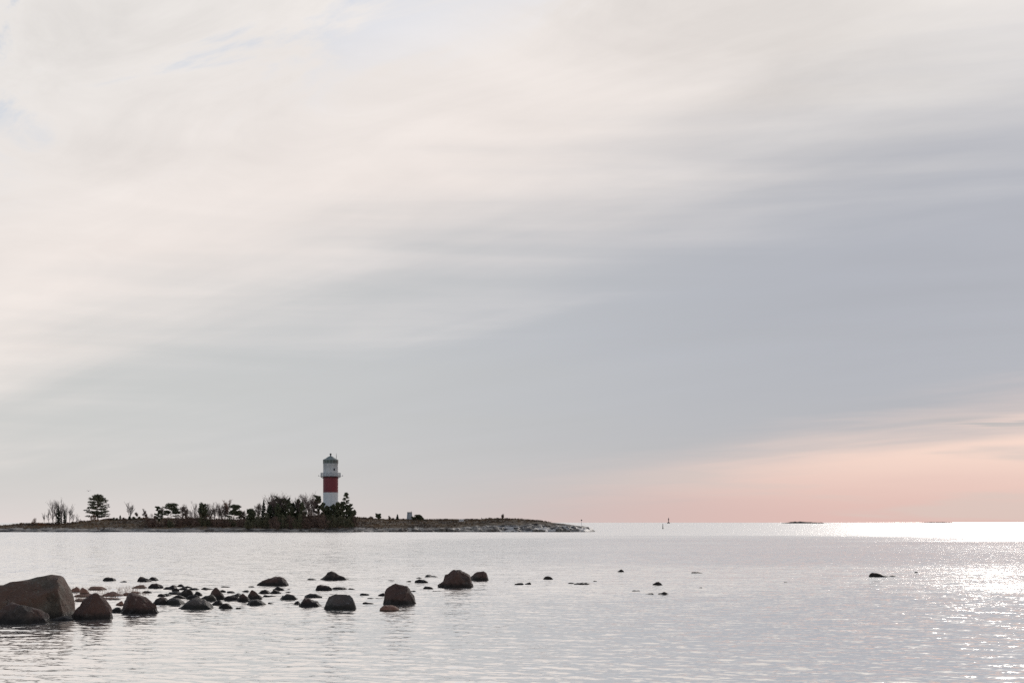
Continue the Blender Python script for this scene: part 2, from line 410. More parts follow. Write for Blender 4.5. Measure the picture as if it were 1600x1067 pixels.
# ------------------------------------------------------------------ the sea
def build_water():
    rng = np.random.default_rng(11)
    rows = list(np.linspace(2.0, 13.5, 12))
    r = 14.0
    while r < 165.0:
        rows.append(r); r *= (1.003 if r < 60 else 1.006)
    while r < 45000.0:
        rows.append(r); r *= 1.07
    rows = np.array(rows)
    fine = np.radians(np.linspace(-27.0, 27.0, 820))
    coarse = np.radians(np.linspace(27.0, 333.0, 70)[1:-1])
    ang = np.concatenate([fine, coarse])
    R, A = np.meshgrid(rows, ang, indexing='ij')
    X = R * np.sin(A); Y = R * np.cos(A)
    Z = np.zeros_like(X)
    wind = math.radians(18.0)       # waves travel roughly towards the viewer
    for k in range(46):
        lam = 0.28 * (4.5 ** (rng.random() ** 1.25))
        th = wind + rng.normal(0, 0.55)
        steep = 0.0125 * (0.75 + 0.5 * rng.random()) * (lam / 1.2) ** -0.12
        a = steep * lam / (2 * math.pi)
        kk = 2 * math.pi / lam
        ph = rng.random() * 2 * math.pi
        cell = np.where(R < 60, R * 0.003, R * 0.006)
        keep = np.clip((lam / cell - 2.6) / 2.0, 0, 1)       # no wave finer than the mesh can carry
        Z += a * keep * np.sin(kk * (X * math.sin(th) + Y * math.cos(th)) + ph)
    edge = np.clip((27.0 - np.degrees(np.abs(np.where(A > math.pi, A - 2 * math.pi, A)))) / 1.5, 0, 1)
    Z *= edge * np.clip((R - 12) / 4, 0, 1) * np.clip((170 - R) / 70, 0, 1)
    # gustier and calmer areas
    g = 0.85 + 0.30 * np.sin(X * 0.11 + 1.7 * np.sin(Y * 0.05)) * np.sin(Y * 0.085 + 1.1 * np.sin(X * 0.06 + 2))
    Z *= g
    nr, na = X.shape
    verts = np.stack([X.ravel(), Y.ravel(), Z.ravel()], 1)
    i = np.arange(nr - 1)[:, None] * na; j = np.arange(na)[None, :]; j2 = (j + 1) % na
    faces = np.stack([(i + j).ravel(), (i + na + j).ravel(), (i + na + j2).ravel(), (i + j2).ravel()], 1)
    c = len(verts)
    verts = np.vstack([verts, [[0, 0, 0]]])
    me = bpy.data.meshes.new('sea')
    nq = len(faces); nt_ = na
    me.vertices.add(len(verts)); me.vertices.foreach_set('co', verts.astype(np.float32).ravel())
    tri = np.stack([np.full(na, c), np.arange(na), (np.arange(na) + 1) % na], 1)
    loops = np.concatenate([faces.ravel(), tri.ravel()]).astype(np.int32)
    me.loops.add(len(loops)); me.loops.foreach_set('vertex_index', loops)
    me.polygons.add(nq + nt_)
    starts = np.concatenate([np.arange(nq) * 4, nq * 4 + np.arange(nt_) * 3]).astype(np.int32)
    me.polygons.foreach_set('loop_start', starts)
    me.polygons.foreach_set('use_smooth', np.ones(nq + nt_, dtype=bool))
    me.update(calc_edges=True); me.validate()
    me.materials.append(M['water'])
    o = bpy.data.objects.new('sea', me); COL.objects.link(o)
    tag(o, 'calm silvery sea with fine ripples reaching the horizon', kind='structure')
    if me.polygons[0].normal.z < 0:
        me.flip_normals()
build_water()


# ------------------------------------------------------------------ the island
PROF = [(-60, 829), (-20, 828.5), (0, 826.3), (18, 823.5), (40, 819.5), (60, 817.6), (76, 820), (95, 821.5), (115, 820), (132, 817), (150, 813.5), (170, 812.5),
        (200, 812.3), (240, 810.5), (300, 811), (340, 812.5), (380, 812), (430, 809), (516, 806), (560, 809), (600, 812.3), (640, 812.2), (700, 812.6),
        (740, 812.8), (785, 811.2), (812, 812), (840, 814), (860, 816.6), (880, 818.6), (896, 821), (908, 823), (918, 826), (926, 829.6), (936, 833), (945, 838)]
PX = [p[0] for p in PROF]; PY = [p[1] for p in PROF]
RIDGE = 436.0
def fbm(x, y, z=0.0, oct=4):
    return mnoise.fractal(Vector((x, y, z)), 0.8, 2.1, oct)
def island_z(x, y):
    px = 800 + x / RIDGE * F
    top = H + (HOR - np.interp(px, PX, PY)) / F * RIDGE
    if px < -20 or px > 927:
        top -= max(0, -20 - px) * 0.03 + max(0, px - 927) * 0.05
    front = 400.0 + 2.6 * fbm(x * 0.05, 3.3) + 1.2 * fbm(x * 0.22, 8.1)
    back = 474.0 + 5 * fbm(x * 0.03, 5.5)
    taper = max(0.0, min(1.0, (top + 0.2) / 1.6))
    front += (1 - taper) * 22; back -= (1 - taper) * 26
    t = (y - front)
    # a low bedrock shelf by the water, then the slope up to the crown
    shelf = 1.15 * (1 - math.exp(-max(t, 0) / 2.6)) + 0.45 * fbm(x * 0.17, y * 0.3, 1.0)
    up = max(0.0, min(1.0, (t - 3) / 28.0)); up = up * up * (3 - 2 * up)
    dn = max(0.0, min(1.0, (back - y) / 22.0)); dn = dn * dn * (3 - 2 * dn)
    z = min(shelf, top) * (1 - up) + top * up
    rocky = max(0.0, min(1.0, (px - 610) / 170.0))
    ridge = abs(fbm((x * 0.30 + y * 0.10), y * 0.22 - x * 0.06, 4.0, 5))
    z += (0.55 + 1.25 * rocky) * (0.30 - ridge) * min(1.0, max(t, 0) / 2.5) * (1 - 0.75 * up) * taper
    z += 0.10 * fbm(x * 0.6, y * 0.6, 7.0)
    if t < 0:
        z = -0.35 * (-t) - 0.05
    z = z * dn - 0.8 * (1 - dn)
    return z
def build_island():
    xs = np.arange(-176.0, 30.0, 0.55); ys = np.arange(392.0, 482.0, 0.55)
    V = []; Fc = []
    for yy in ys:
        for xx in xs:
            V.append((xx, yy, island_z(xx, yy)))
    n = len(xs)
    for j in range(len(ys) - 1):
        for i in range(n - 1):
            a = j * n + i
            if max(V[a][2], V[a + 1][2], V[a + n][2], V[a + n + 1][2]) > -0.3:
                Fc.append((a, a + 1, a + n + 1, a + n))
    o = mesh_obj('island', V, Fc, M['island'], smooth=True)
    tag(o, 'low rocky island with brown heath and bare shore bedrock', kind='structure')
build_island()

def ground(px, d):
    if 228 < px < 562:          # the grove and its neighbours stand on the near slope
        d -= 18.0
    x = wx(px, d)
    return x, d, island_z(x, d)


# ------------------------------------------------------------------ rocks
def loft_rock(name, outline, d_front, depth, mat, seed, box=2.6, rough=0.06, nu=26, nv=15, cuts=5, planes=()):
    """outline: points (px, py) along the top edge; the stone's own depth and section make it a solid"""
    rnd = random.Random(seed)
    yc = d_front + depth * 0.5
    xs = [wx(p[0], yc) for p in outline]; zs = [wz(p[1], yc) for p in outline]
    x0, x1 = min(xs), max(xs); w = x1 - x0
    cx = (x0 + x1) / 2
    sink = 0.12 + 0.08 * w
    pts = sorted(zip(xs, zs))
    ax = [x0 - 0.04 * w] + [p[0] for p in pts] + [x1 + 0.04 * w]
    az = [-sink] + [p[1] for p in pts] + [-sink]
    V = []; ps = 2.0 / box
    zmax = max(az)
    skew = rnd.uniform(-0.18, 0.18)
    for i in range(nu + 1):
        t = -math.cos(math.pi * i / nu)
        x = cx + t * w * 0.54
        zt = float(np.interp(x, ax, az)) + sink
        dd = depth * 0.5 * max(0.03, (1 - abs(t) ** 3.0)) ** 0.6
        for j in range(nv + 1):
            a = math.pi * j / nv
            c, s = math.cos(a), math.sin(a)
            yy = -math.copysign(abs(c) ** ps, c) * dd
            zz = zt * abs(s) ** ps
            V.append(Vector((x - cx, yy + skew * depth * (zz / (zmax + sink + 1e-6)), zz - sink)))
    size = min(w, depth)
    hgt = zmax + sink
    # chip flat facets off
    for k in range(cuts):
        th = rnd.uniform(0, 2 * math.pi); el = rnd.uniform(-0.15, 0.75)
        nn = Vector((math.cos(th) * math.cos(el) * 0.8, math.sin(th) * math.cos(el), math.sin(el))).normalized()
        mx = max(v.dot(nn) for v in V)
        lim = mx * rnd.uniform(0.80, 0.95)
        if mx > 0:
            for v in V:
                q = v.dot(nn) - lim
                if q > 0:
                    v -= nn * q * 0.95
    for pn, fr in planes:           # the stone's own large flat faces
        nn = Vector(pn).normalized(); lim = max(v.dot(nn) for v in V) * fr
        for v in V:
            q = v.dot(nn) - lim
            if q > 0: v -= nn * q
    off = Vector((rnd.uniform(0, 90), rnd.uniform(0, 90), rnd.uniform(0, 90)))
    for v in V:
        e = (mnoise.fractal(v * (1.6 / max(size, 0.15)) + off, 0.7, 2.0, 4) - 0.9 * abs(mnoise.noise(v * (2.6 / max(size, 0.15)) + off))) * rough * 1.25 * size
        e2 = mnoise.fractal(v * (5.5 / max(size, 0.15)) + off, 0.7, 2.0, 3) * rough * 0.35 * size
        dirv = Vector((v.x * 0.6, v.y, max(v.z, 0) + 0.1 * size))
        if dirv.length > 1e-6:
            v += dirv.normalized() * (e + e2)
    m = nv + 1
    Fc = []
    for i in range(nu):
        for j in range(nv):
            a = i * m + j
            Fc.append((a, a + m, a + m + 1, a + 1))
        Fc.append((i * m, i * m + nv, (i + 1) * m + nv, (i + 1) * m))
    Fc.append(tuple(range(m))); Fc.append(tuple(reversed(range(nu * m, nu * m + m))))
    o = mesh_obj(name, V, Fc, mat, smooth=True)
    o.data.set_sharp_from_angle(angle=math.radians(26))
    o.location = (cx, yc, 0)
    return o

def boulder(outline, base, label, mat='boulder', depth=None, box=2.8, seed=1, rough=0.05, cuts=9, fine=True, planes=()):
    d = dist_at(base)
    xs = [p[0] for p in outline]; w = (max(xs) - min(xs)) / F * d
    dep = depth if depth else w * 0.8
    o = loft_rock('boulder', outline, d, dep, M[mat], seed, box, rough, 64 if fine else 26, 40 if fine else 15, cuts, planes)
    return tag(o, label, 'boulder')

boulder([(-62, 955), (-50, 928), (-30, 917), (0, 913.5), (16, 912), (29, 909), (49, 904), (65, 897.3), (81, 895.3), (91, 896.5), (97.5, 900.5), (102, 910), (105.6, 918.7), (110, 935), (113.7, 951)], 968,
        'largest boulder, olive brown with a long sloping top and a steep end face', 'boulder_olive', depth=2.3, box=4.2, seed=3, rough=0.030, cuts=3, planes=(((0.05, -0.62, 0.78), 0.74), ((-0.3, -0.9, 0.25), 0.90), ((0.97, -0.12, 0.2), 0.97)))
boulder([(-34, 966), (-12, 957), (0, 950.5), (10, 943), (18, 941), (29, 944), (45.5, 949), (62, 952.6), (71.5, 957), (78, 963), (81, 967)], 975,
        'low dark wedge-shaped boulder leaning against the largest boulder', 'boulder', depth=1.1, box=2.4, seed=5, rough=0.05)
boulder([(115, 956), (120, 948), (128, 938), (138, 931), (149.5, 927.5), (158, 929.5), (164, 936), (170, 945), (175, 953), (177.5, 959)], 968,
        'rounded dark brown boulder beside the steep end face of the largest boulder', 'boulder', seed=8, box=2.8, rough=0.06, planes=(((-0.55, -0.6, 0.58), 0.82), ((0.6, -0.7, 0.4), 0.84)))
boulder([(190, 951), (191, 941), (193.5, 933), (200, 927), (210, 927.3), (219, 930.5), (227.5, 932.3), (234, 936.3), (242, 941), (248, 945.3), (249.3, 951)], 959,
        'blocky reddish-black boulder with a stepped right shoulder', 'boulder', seed=12, box=3.2, rough=0.045, planes=(((0.45, -0.5, 0.74), 0.84),))
boulder([(403, 912), (410, 907.5), (419, 903), (429.5, 900), (437, 899.6), (443, 901), (447.5, 905), (451, 911)], 915,
        'smooth grey-black boulder like a turtle shell behind the crowded stones', 'boulder', seed=14, box=2.4, rough=0.03)
boulder([(499.5, 904.5), (507.5, 898.5), (512, 893), (518, 891.6), (522.5, 893), (530, 897.7), (539, 901.5), (546, 904.8)], 906.3,
        'black shark-fin boulder with a long right slope, standing alone', 'boulder', seed=17, box=2.2, rough=0.03)
boulder([(504.5, 946), (507.5, 937.5), (513.5, 931.5), (522, 928.5), (537.5, 928), (546.5, 928.8), (552.5, 931.5), (556, 937.5), (559, 946.5)], 952,
        'light grey rounded boulder with a broad smooth top', 'boulder_grey', seed=21, box=3.6, rough=0.03, planes=(((0.0, -0.62, 0.78), 0.76),))
boulder([(466.5, 944), (469, 937), (475, 933.6), (482, 934.6), (490, 938.5), (498, 939.5), (504, 942)], 947.5,
        'angular dark stone touching the left flank of the light grey boulder', 'boulder', seed=23, box=3.2, rough=0.05)
boulder([(600.2, 937.5), (601, 925.5), (604, 918), (610, 913.5), (617, 911.7), (628, 914), (638.5, 916.5), (646, 919.5), (649.5, 924), (650.6, 934), (650.3, 941)], 944.5,
        'square-cut dark boulder with a tilted flat top', 'boulder', seed=27, box=4.0, rough=0.035, planes=(((0.15, -0.62, 0.78), 0.78),))
boulder([(590.5, 951), (597, 947), (603, 944.3), (610, 944.8), (618, 947), (623.5, 951.5)], 954.3,
        'low reddish-brown stone just off the square-cut boulder', 'boulder_red', seed=29, box=2.4, fine=False)
boulder([(683.5, 914), (685, 909), (691, 903.7), (695.5, 897.7), (704.5, 891.7), (713.5, 889.5), (719.5, 889), (725.5, 891.7), (730, 897.7), (734.5, 902), (737, 910.5), (738.3, 916)], 918,
        'tall rounded brown-red boulder like a helmet', 'boulder', seed=31, box=2.9, rough=0.06, planes=(((-0.45, -0.62, 0.64), 0.82), ((0.5, -0.75, 0.43), 0.84)))
boulder([(733.5, 900), (742, 894.7), (749.5, 892.5), (755.5, 892), (759.5, 894), (761.5, 900), (764, 906)], 907,
        'black boulder tucked behind the helmet-shaped one', 'boulder', seed=33, box=3.0, rough=0.04)
boulder([(276.5, 950), (284, 945), (292, 939.5), (301, 935.2), (307, 934.4), (314, 936.5), (322, 940), (329, 945), (334, 950)], 951.7,
        'broad grey tent-shaped stone at the front of the crowded stones', 'boulder_grey', seed=37, box=2.2, rough=0.045)
boulder([(327, 933), (330, 924), (334, 918.7), (338, 917.5), (343, 920.5), (348, 926), (352, 933.5)], 936,
        'peaked black stone rising from the middle of the crowded stones', 'boulder', seed=41, box=2.4, fine=False)
boulder([(385.5, 932), (390, 926), (394, 920.3), (398, 922.5), (404, 927.5), (410.5, 933.5)], 936,
        'sharp pyramid-shaped black stone at the outer end of the crowded stones', 'boulder', seed=43, box=2.2, fine=False)
boulder([(277, 930), (283, 925), (289, 920.5), (297, 919.3), (302, 922), (305.5, 929)], 933,
        'squat dark stone behind the tent-shaped grey stone', 'boulder', seed=45, box=2.8, fine=False)
boulder([(381.8, 943.5), (387, 939), (394, 936), (401, 935), (409, 937), (414, 940.5), (418, 944)], 945.5,
        'low domed stone with a wet rim beside the pyramid-shaped stone', 'boulder_grey', seed=47, box=2.2, fine=False)
boulder([(369.5, 936.5), (374, 930), (380, 927), (386, 930.5), (391, 937)], 939.3, 'rounded stone wedged beside the pyramid-shaped stone', 'boulder', seed=49, box=2.4, fine=False)
boulder([(436.5, 934.5), (441, 929.5), (449, 926.8), (458, 929), (464, 932), (468.5, 935)], 936.5, 'flat wave-washed stone between the turtle-shell and light grey boulders', 'boulder_grey', seed=51, box=2.2, fine=False)
boulder([(493, 920), (495, 915), (501, 913), (508, 914.5), (515, 916), (520, 920)], 922.3, 'lumpy dark stone on its own below the shark-fin boulder', 'boulder', seed=53, box=2.6, fine=False)
boulder([(1356.5, 899.5), (1360, 896), (1366, 894), (1372, 895), (1379, 898), (1390, 900)], 901, 'dark hump of rock in the sparkling water, with a trailing ledge', 'boulder', seed=57, box=2.2, fine=False)
boulder([(896, 912), (902, 909.6), (910, 908.6), (918, 909.4), (926, 912)], 913.2, 'long flat black rock barely above the open water', 'boulder', seed=59, box=2.4, fine=False)
boulder([(848.7, 903.6), (851, 900.7), (856, 899.4), (861, 900.3), (864, 903.8)], 905.2, 'small half-round black rock alone on open water', 'boulder', seed=61, box=2.6, fine=False)
boulder([(1019.5, 912.3), (1024, 909.8), (1029, 908.3), (1033, 910), (1036, 912.3)], 914, 'pair-lobed black rock with a ripple round it', 'boulder', seed=63, box=2.2, fine=False)
boulder([(1025.8, 927.3), (1033, 925.2), (1039, 924), (1045, 927.3)], 928.4, 'thin sliver of dark rock awash on open water', 'boulder', seed=65, box=2.2, fine=False)
boulder([(964.5, 892.3), (968, 890.3), (971, 889), (975.5, 892.2)], 893.4, 'tiny black rock farthest out on the open water', 'boulder', seed=67, box=2.4, fine=False)

SMALL = [  # x0, x1, top, base, kind
    (82, 114, 960.5, 970, 'boulder', 'L'), (173, 191, 946.5, 956, 'boulder_grey', 'L'),
    (161, 180, 900.4, 907.5, 'boulder', 'B'), (187, 198, 906.6, 909.2, 'boulder', 'B'), (215, 235.5, 899.8, 908.5, 'boulder', 'B'), (232, 248, 900.3, 906.8, 'boulder', 'B'),
    (207, 231, 911.8, 919, 'boulder_red', 'R'), (232, 254.5, 909.6, 919, 'boulder', 'B'),
    (161, 192, 921.7, 932, 'boulder_red', 'R'), (110, 127, 914.5, 925, 'boulder_red', 'R'), (126, 139, 916, 927.5, 'boulder_red', 'R'), (138, 166, 914.7, 921.5, 'boulder_red', 'R'),
    (181, 193, 937.7, 945.5, 'boulder_red', 'R'), (193, 209, 924.5, 930, 'boulder_red', 'R'), (222, 237, 922, 926, 'boulder', 'C'), (205, 222, 922.5, 927, 'boulder_red', 'R'),
    (256, 277.5, 913, 920.5, 'boulder', 'C'), (276, 287.5, 912, 916.5, 'boulder', 'C'), (279, 292.5, 916.3, 921.2, 'boulder', 'C'), (269, 279.5, 918, 923.2, 'boulder', 'C'),
    (263, 285, 922.6, 928.5, 'boulder_grey', 'C'), (303, 315.5, 922.5, 930.5, 'boulder', 'C'), (316, 333, 916.4, 921, 'boulder', 'C'), (313, 336.5, 925.7, 938.3, 'boulder_olive', 'C'),
    (292, 312, 927.8, 935.8, 'boulder', 'C'), (238, 261.5, 931, 944.5, 'boulder', 'C'), (261, 287.5, 932.6, 944.5, 'boulder_grey', 'C'), (332, 347, 935.8, 945, 'boulder', 'C'),
    (342, 363, 940.3, 950.5, 'boulder', 'C'), (368.5, 377.5, 947.5, 950.6, 'boulder', 'C'), (351, 373, 928.6, 938, 'boulder', 'C'), (404, 421.5, 920, 927, 'boulder', 'C'),
    (423, 438.5, 920, 927, 'boulder', 'C'), (427, 443.5, 915, 922, 'boulder', 'C'), (378, 389, 920.5, 924.5, 'boulder', 'C'), (418, 428, 940.5, 943.5, 'boulder', 'C'),
    (252, 268, 925.5, 930.5, 'boulder_grey', 'C'), (284, 299, 914, 918.2, 'boulder', 'C'), (296, 312, 917.4, 921.4, 'boulder', 'C'), (246, 260, 926.5, 932, 'boulder', 'C'), (268, 290, 928.2, 934.6, 'boulder', 'C'),
    (336, 352, 920.8, 925, 'boulder', 'C'), (354, 366, 922.6, 926, 'boulder', 'C'), (360, 380, 925.5, 931.5, 'boulder', 'C'), (300, 322, 933, 941, 'boulder_grey', 'C'), (396, 412, 928, 933.8, 'boulder', 'C'), (412, 432, 928.4, 932.2, 'boulder_grey', 'C'),
    (346, 360, 914.6, 917.4, 'boulder', 'C'), (388, 398, 914.8, 917, 'boulder', 'C'), (442, 458, 929, 932, 'boulder', 'D'), (545, 556, 918, 920.4, 'boulder', 'D'), (606, 616, 905.4, 907.2, 'boulder', 'D'), (676, 690, 922, 924, 'boulder', 'D'), (640, 650, 921.4, 923.6, 'boulder', 'D'),
    (116, 160, 926.8, 932.5, 'boulder_red', 'R'), (150, 186, 932.4, 937, 'boulder_red', 'R'), (118, 140, 934, 939.5, 'boulder_red', 'R'),
    (449, 453, 919.3, 921, 'boulder', 'D'), (445, 455, 923.6, 925.5, 'boulder', 'D'),
    (479, 495.5, 903.6, 906, 'boulder', 'D'), (520, 541.5, 915.8, 920.6, 'boulder', 'D'), (477, 501.5, 925.5, 933.5, 'boulder_grey', 'D'), (459, 469.5, 937.4, 943.6, 'boulder', 'D'),
    (520, 531, 926.5, 932, 'boulder', 'D'), (562, 576.5, 925.8, 929.6, 'boulder', 'D'), (591, 602, 925, 930.6, 'boulder', 'D'), (567, 584, 939, 942.8, 'boulder', 'D'), (572, 600, 933, 935.4, 'boulder', 'D'),
    (664, 684.5, 896.3, 901.6, 'boulder_grey', 'D'), (650.5, 659, 900.8, 903.4, 'boulder', 'D'), (649, 668, 903.8, 910.5, 'boulder', 'D'), (662, 677.5, 914, 920, 'boulder', 'D'),
    (634, 642, 906.5, 909, 'boulder', 'D'),
    (805, 818.5, 909.4, 913.2, 'boulder', 'O'), (820, 830, 909, 912.9, 'boulder', 'O'), (888, 896.5, 909.2, 911.6, 'boulder', 'O'), (1009, 1022, 925.8, 928.2, 'boulder', 'O'),
    (1429, 1434.5, 892.3, 894.6, 'boulder', 'O'), (1081, 1097.5, 892.6, 895.4, 'boulder', 'O'), (1092, 1097.5, 916.8, 918.6, 'boulder', 'O'), (1225, 1230.5, 907.8, 909.6, 'boulder', 'O'),
    (1509, 1524, 900, 901.8, 'boulder', 'O'), (927, 933, 906.6, 908.2, 'boulder', 'O'), (988, 1000, 921.4, 923.4, 'boulder', 'O'), (1390, 1402, 898.5, 900.3, 'boulder', 'O'),
]
SMALL_LAB = {
    'L': ('low wet stone in the gap beside the rounded dark brown boulder', 'stones wedged between the big boulders'),
    'B': ('small dark stone in the loose row behind the reddish shallows', 'stones behind the reddish shallows'),
    'R': ('low reddish-brown stone in the shallows behind the big boulders', 'reddish stones in the shallows'),
    'C': ('small dark stone packed among the crowded stones of the shoal', 'crowded stones of the shoal'),
    'D': ('small dark stone scattered in the water between the large boulders', 'scattered stones between boulders'),
    'O': ('dark stone tip barely breaking the open water past the last boulders', 'stone tips on the open water'),
}
OWN = {
    (82, 960.5): 'low wet stone at the foot of the steep end face of the largest boulder',
    (173, 946.5): 'flat grey slab bridging the gap before the blocky reddish-black boulder',
    (161, 900.4): 'lone small peaked stone farthest behind the reddish shallows',
    (215, 899.8): 'rounded dark stone with a smaller one tucked behind its shoulder',
    (232, 900.3): 'small dark stone tucked behind the shoulder of a rounded one',
    (207, 911.8): 'reddish domed stone in line with black stones behind the blocky boulder',
    (161, 921.7): 'widest reddish slab in the shallows between two big dark boulders',
    (110, 914.5): 'reddish stone touching the end face of the largest boulder',
    (181, 937.7): 'small reddish stone showing behind the blocky reddish-black boulder',
    (193, 924.5): 'reddish stone peeping over the top of the blocky reddish-black boulder',
    (313, 925.7): 'brownish olive stone at the foot of the peaked black stone',
    (261, 932.6): 'grey lying slab beside the tent-shaped grey stone',
    (238, 931): 'dark stone leaning on the grey lying slab near the blocky boulder',
    (342, 940.3): 'dark cone-shaped stone standing clear in front of the crowded stones',
    (332, 935.8): 'small dark stone between the cone-shaped and the peaked black stone',
    (263, 922.6): 'thin grey stone awash behind the grey lying slab',
    (351, 928.6): 'flat dark stone joining the peaked stone to the rounded wedged stone',
    (427, 915): 'dark stone just in front of the turtle-shell boulder',
    (423, 920): 'half-round stone overlapping another in front of the turtle-shell boulder',
    (404, 920): 'low oval stone behind the tip of the pyramid-shaped stone',
    (418, 940.5): 'tiny stone beside the low domed stone with a wet rim',
    (479, 903.6): 'flat stone sliver beside the shark-fin boulder',
    (459, 937.4): 'small stone touching the angular stone by the light grey boulder',
    (520, 915.8): 'ragged low stone trailing from the lumpy dark stone',
    (477, 925.5): 'grey wave-washed stone behind the angular dark stone',
    (520, 926.5): 'stone tip showing behind the light grey boulder',
    (591, 925): 'small stone half hidden behind the square-cut boulder',
    (664, 896.3): 'greyish stone tapering to a thin ledge near the helmet-shaped boulder',
    (649, 903.8): 'small domed stone beside the greyish ledge near the helmet-shaped boulder',
    (662, 914): 'small two-lobed stone between the square-cut and helmet-shaped boulders',
    (1390, 898.5): 'stone sliver trailing off the hump in the sparkling water',
    (888, 909.2): 'small stone touching the end of the long flat black rock',
    (1009, 925.8): 'flat stone beside the thin sliver of dark rock awash',
}
for i, (x0, x1, top, base, mk, g) in enumerate(SMALL):
    rnd = random.Random(500 + i)
    x0b, x1b = x0, x1
    ex = 0.07 * (x1 - x0); x0, x1 = x0 - ex, x1 + ex
    top = top + 0.10 * (base - top)
    w = x1 - x0; h = base - top
    pk = rnd.uniform(0.3, 0.7)
    kind = rnd.random()
    if kind < 0.35:      # slab: level top with blunt ends
        ol = [(x0, base - 0.3 * h), (x0 + w * 0.12, base - h * 0.72), (x0 + w * 0.3, top + rnd.uniform(0, 0.12) * h), (x0 + w * 0.68, top + rnd.uniform(0, 0.25) * h), (x0 + w * 0.88, base - h * rnd.uniform(0.45, 0.7)), (x1, base - 0.2 * h)]
    elif kind < 0.6:     # wedge: steep on one side
        q = [(0, 0.25), (0.10, 0.7), (0.24, 1.0), (0.5, 0.82), (0.78, 0.48), (1, 0.12)]
        if rnd.random() < 0.5: q = [(1 - a_, b_) for a_, b_ in reversed(q)]
        ol = [(x0 + w * a_, base - h * b_) for a_, b_ in q]
    else:
        ol = [(x0, base - 0.22 * h), (x0 + w * pk * 0.45, base - h * rnd.uniform(0.55, 0.8)), (x0 + w * pk, top), (x0 + w * (pk + (1 - pk) * 0.5), base - h * rnd.uniform(0.6, 0.88)), (x1, base - 0.2 * h)]
    d = dist_at(base)
    o = loft_rock('stone', ol, d, max(0.25, w / F * d * rnd.uniform(0.6, 0.95)), M[mk], 900 + i, rnd.uniform(2.1, 3.0), 0.06, 20, 12, 4)
    tag(o, OWN.get((x0b, SMALL[i][2]), SMALL_LAB[g][0]), 'stone', SMALL_LAB[g][1])

# whaleback rocks along the island's shore
SHORE = [(236, 281, 828.2, 831.4), (318, 341, 827.0, 831.4), (337, 349, 828.4, 831.2), (352, 392, 828.0, 831.3), (436, 476, 828.6, 831.3), (480, 516, 827.2, 831.5), (512, 529, 828.6, 831.2),
         (540, 582, 827.0, 831.3), (585, 609, 828.2, 831.4), (609, 650, 827.4, 831.2), (642, 684, 826.4, 831.4), (683, 697, 824.6, 831.0), (697, 730, 825.2, 831.5),
         (742, 768, 827.0, 831.3), (763, 783, 826.4, 831.2), (796, 812, 827.8, 831.2), (826, 851, 826.6, 830.8), (868, 896, 826.6, 830.6), (925, 931.5, 828.9, 830.1)]
for i, (x0, x1, top, base) in enumerate(SHORE):
    rnd = random.Random(77 + i); w = x1 - x0; h = base - top
    pk = rnd.choice((0.22, 0.35, 0.7, 0.8)) + rnd.uniform(-0.05, 0.05)
    ol = [(x0, base - 0.3 * h), (x0 + w * pk * 0.4, base - h * 0.75), (x0 + w * pk, top), (x0 + w * (pk + (1 - pk) * 0.5), base - h * rnd.uniform(0.65, 0.9)), (x1, base - 0.25 * h)]
    px = (x0 + x1) / 2
    d = 398.5 + rnd.uniform(-0.6, 0.8) if px < 890 else (406.0 if px < 920 else 418.0)
    if px > 920:
        ol = [(x0, 830.0), ((x0 + x1) / 2, 829.2), (x1, 830.1)]
    o = loft_rock('shore_rock', ol, d, w / F * d * rnd.uniform(0.8, 1.1), M['shore'], 300 + i, 2.5, 0.16, 34, 18, 7)
    if px > 920:
        tag(o, 'last small skerry rock off the bare point of the island', 'rock')
    elif px > 785:
        tag(o, 'streaked bedrock hump on the bare point of the island', 'rock', 'bedrock humps on the bare point')
    elif px > 585:
        tag(o, 'pale whaleback rock on the shore below the daymark heath', 'rock', 'whalebacks below the heath')
    else:
        tag(o, 'grey whaleback rock on the shore below the island trees', 'rock', 'whalebacks below the trees')


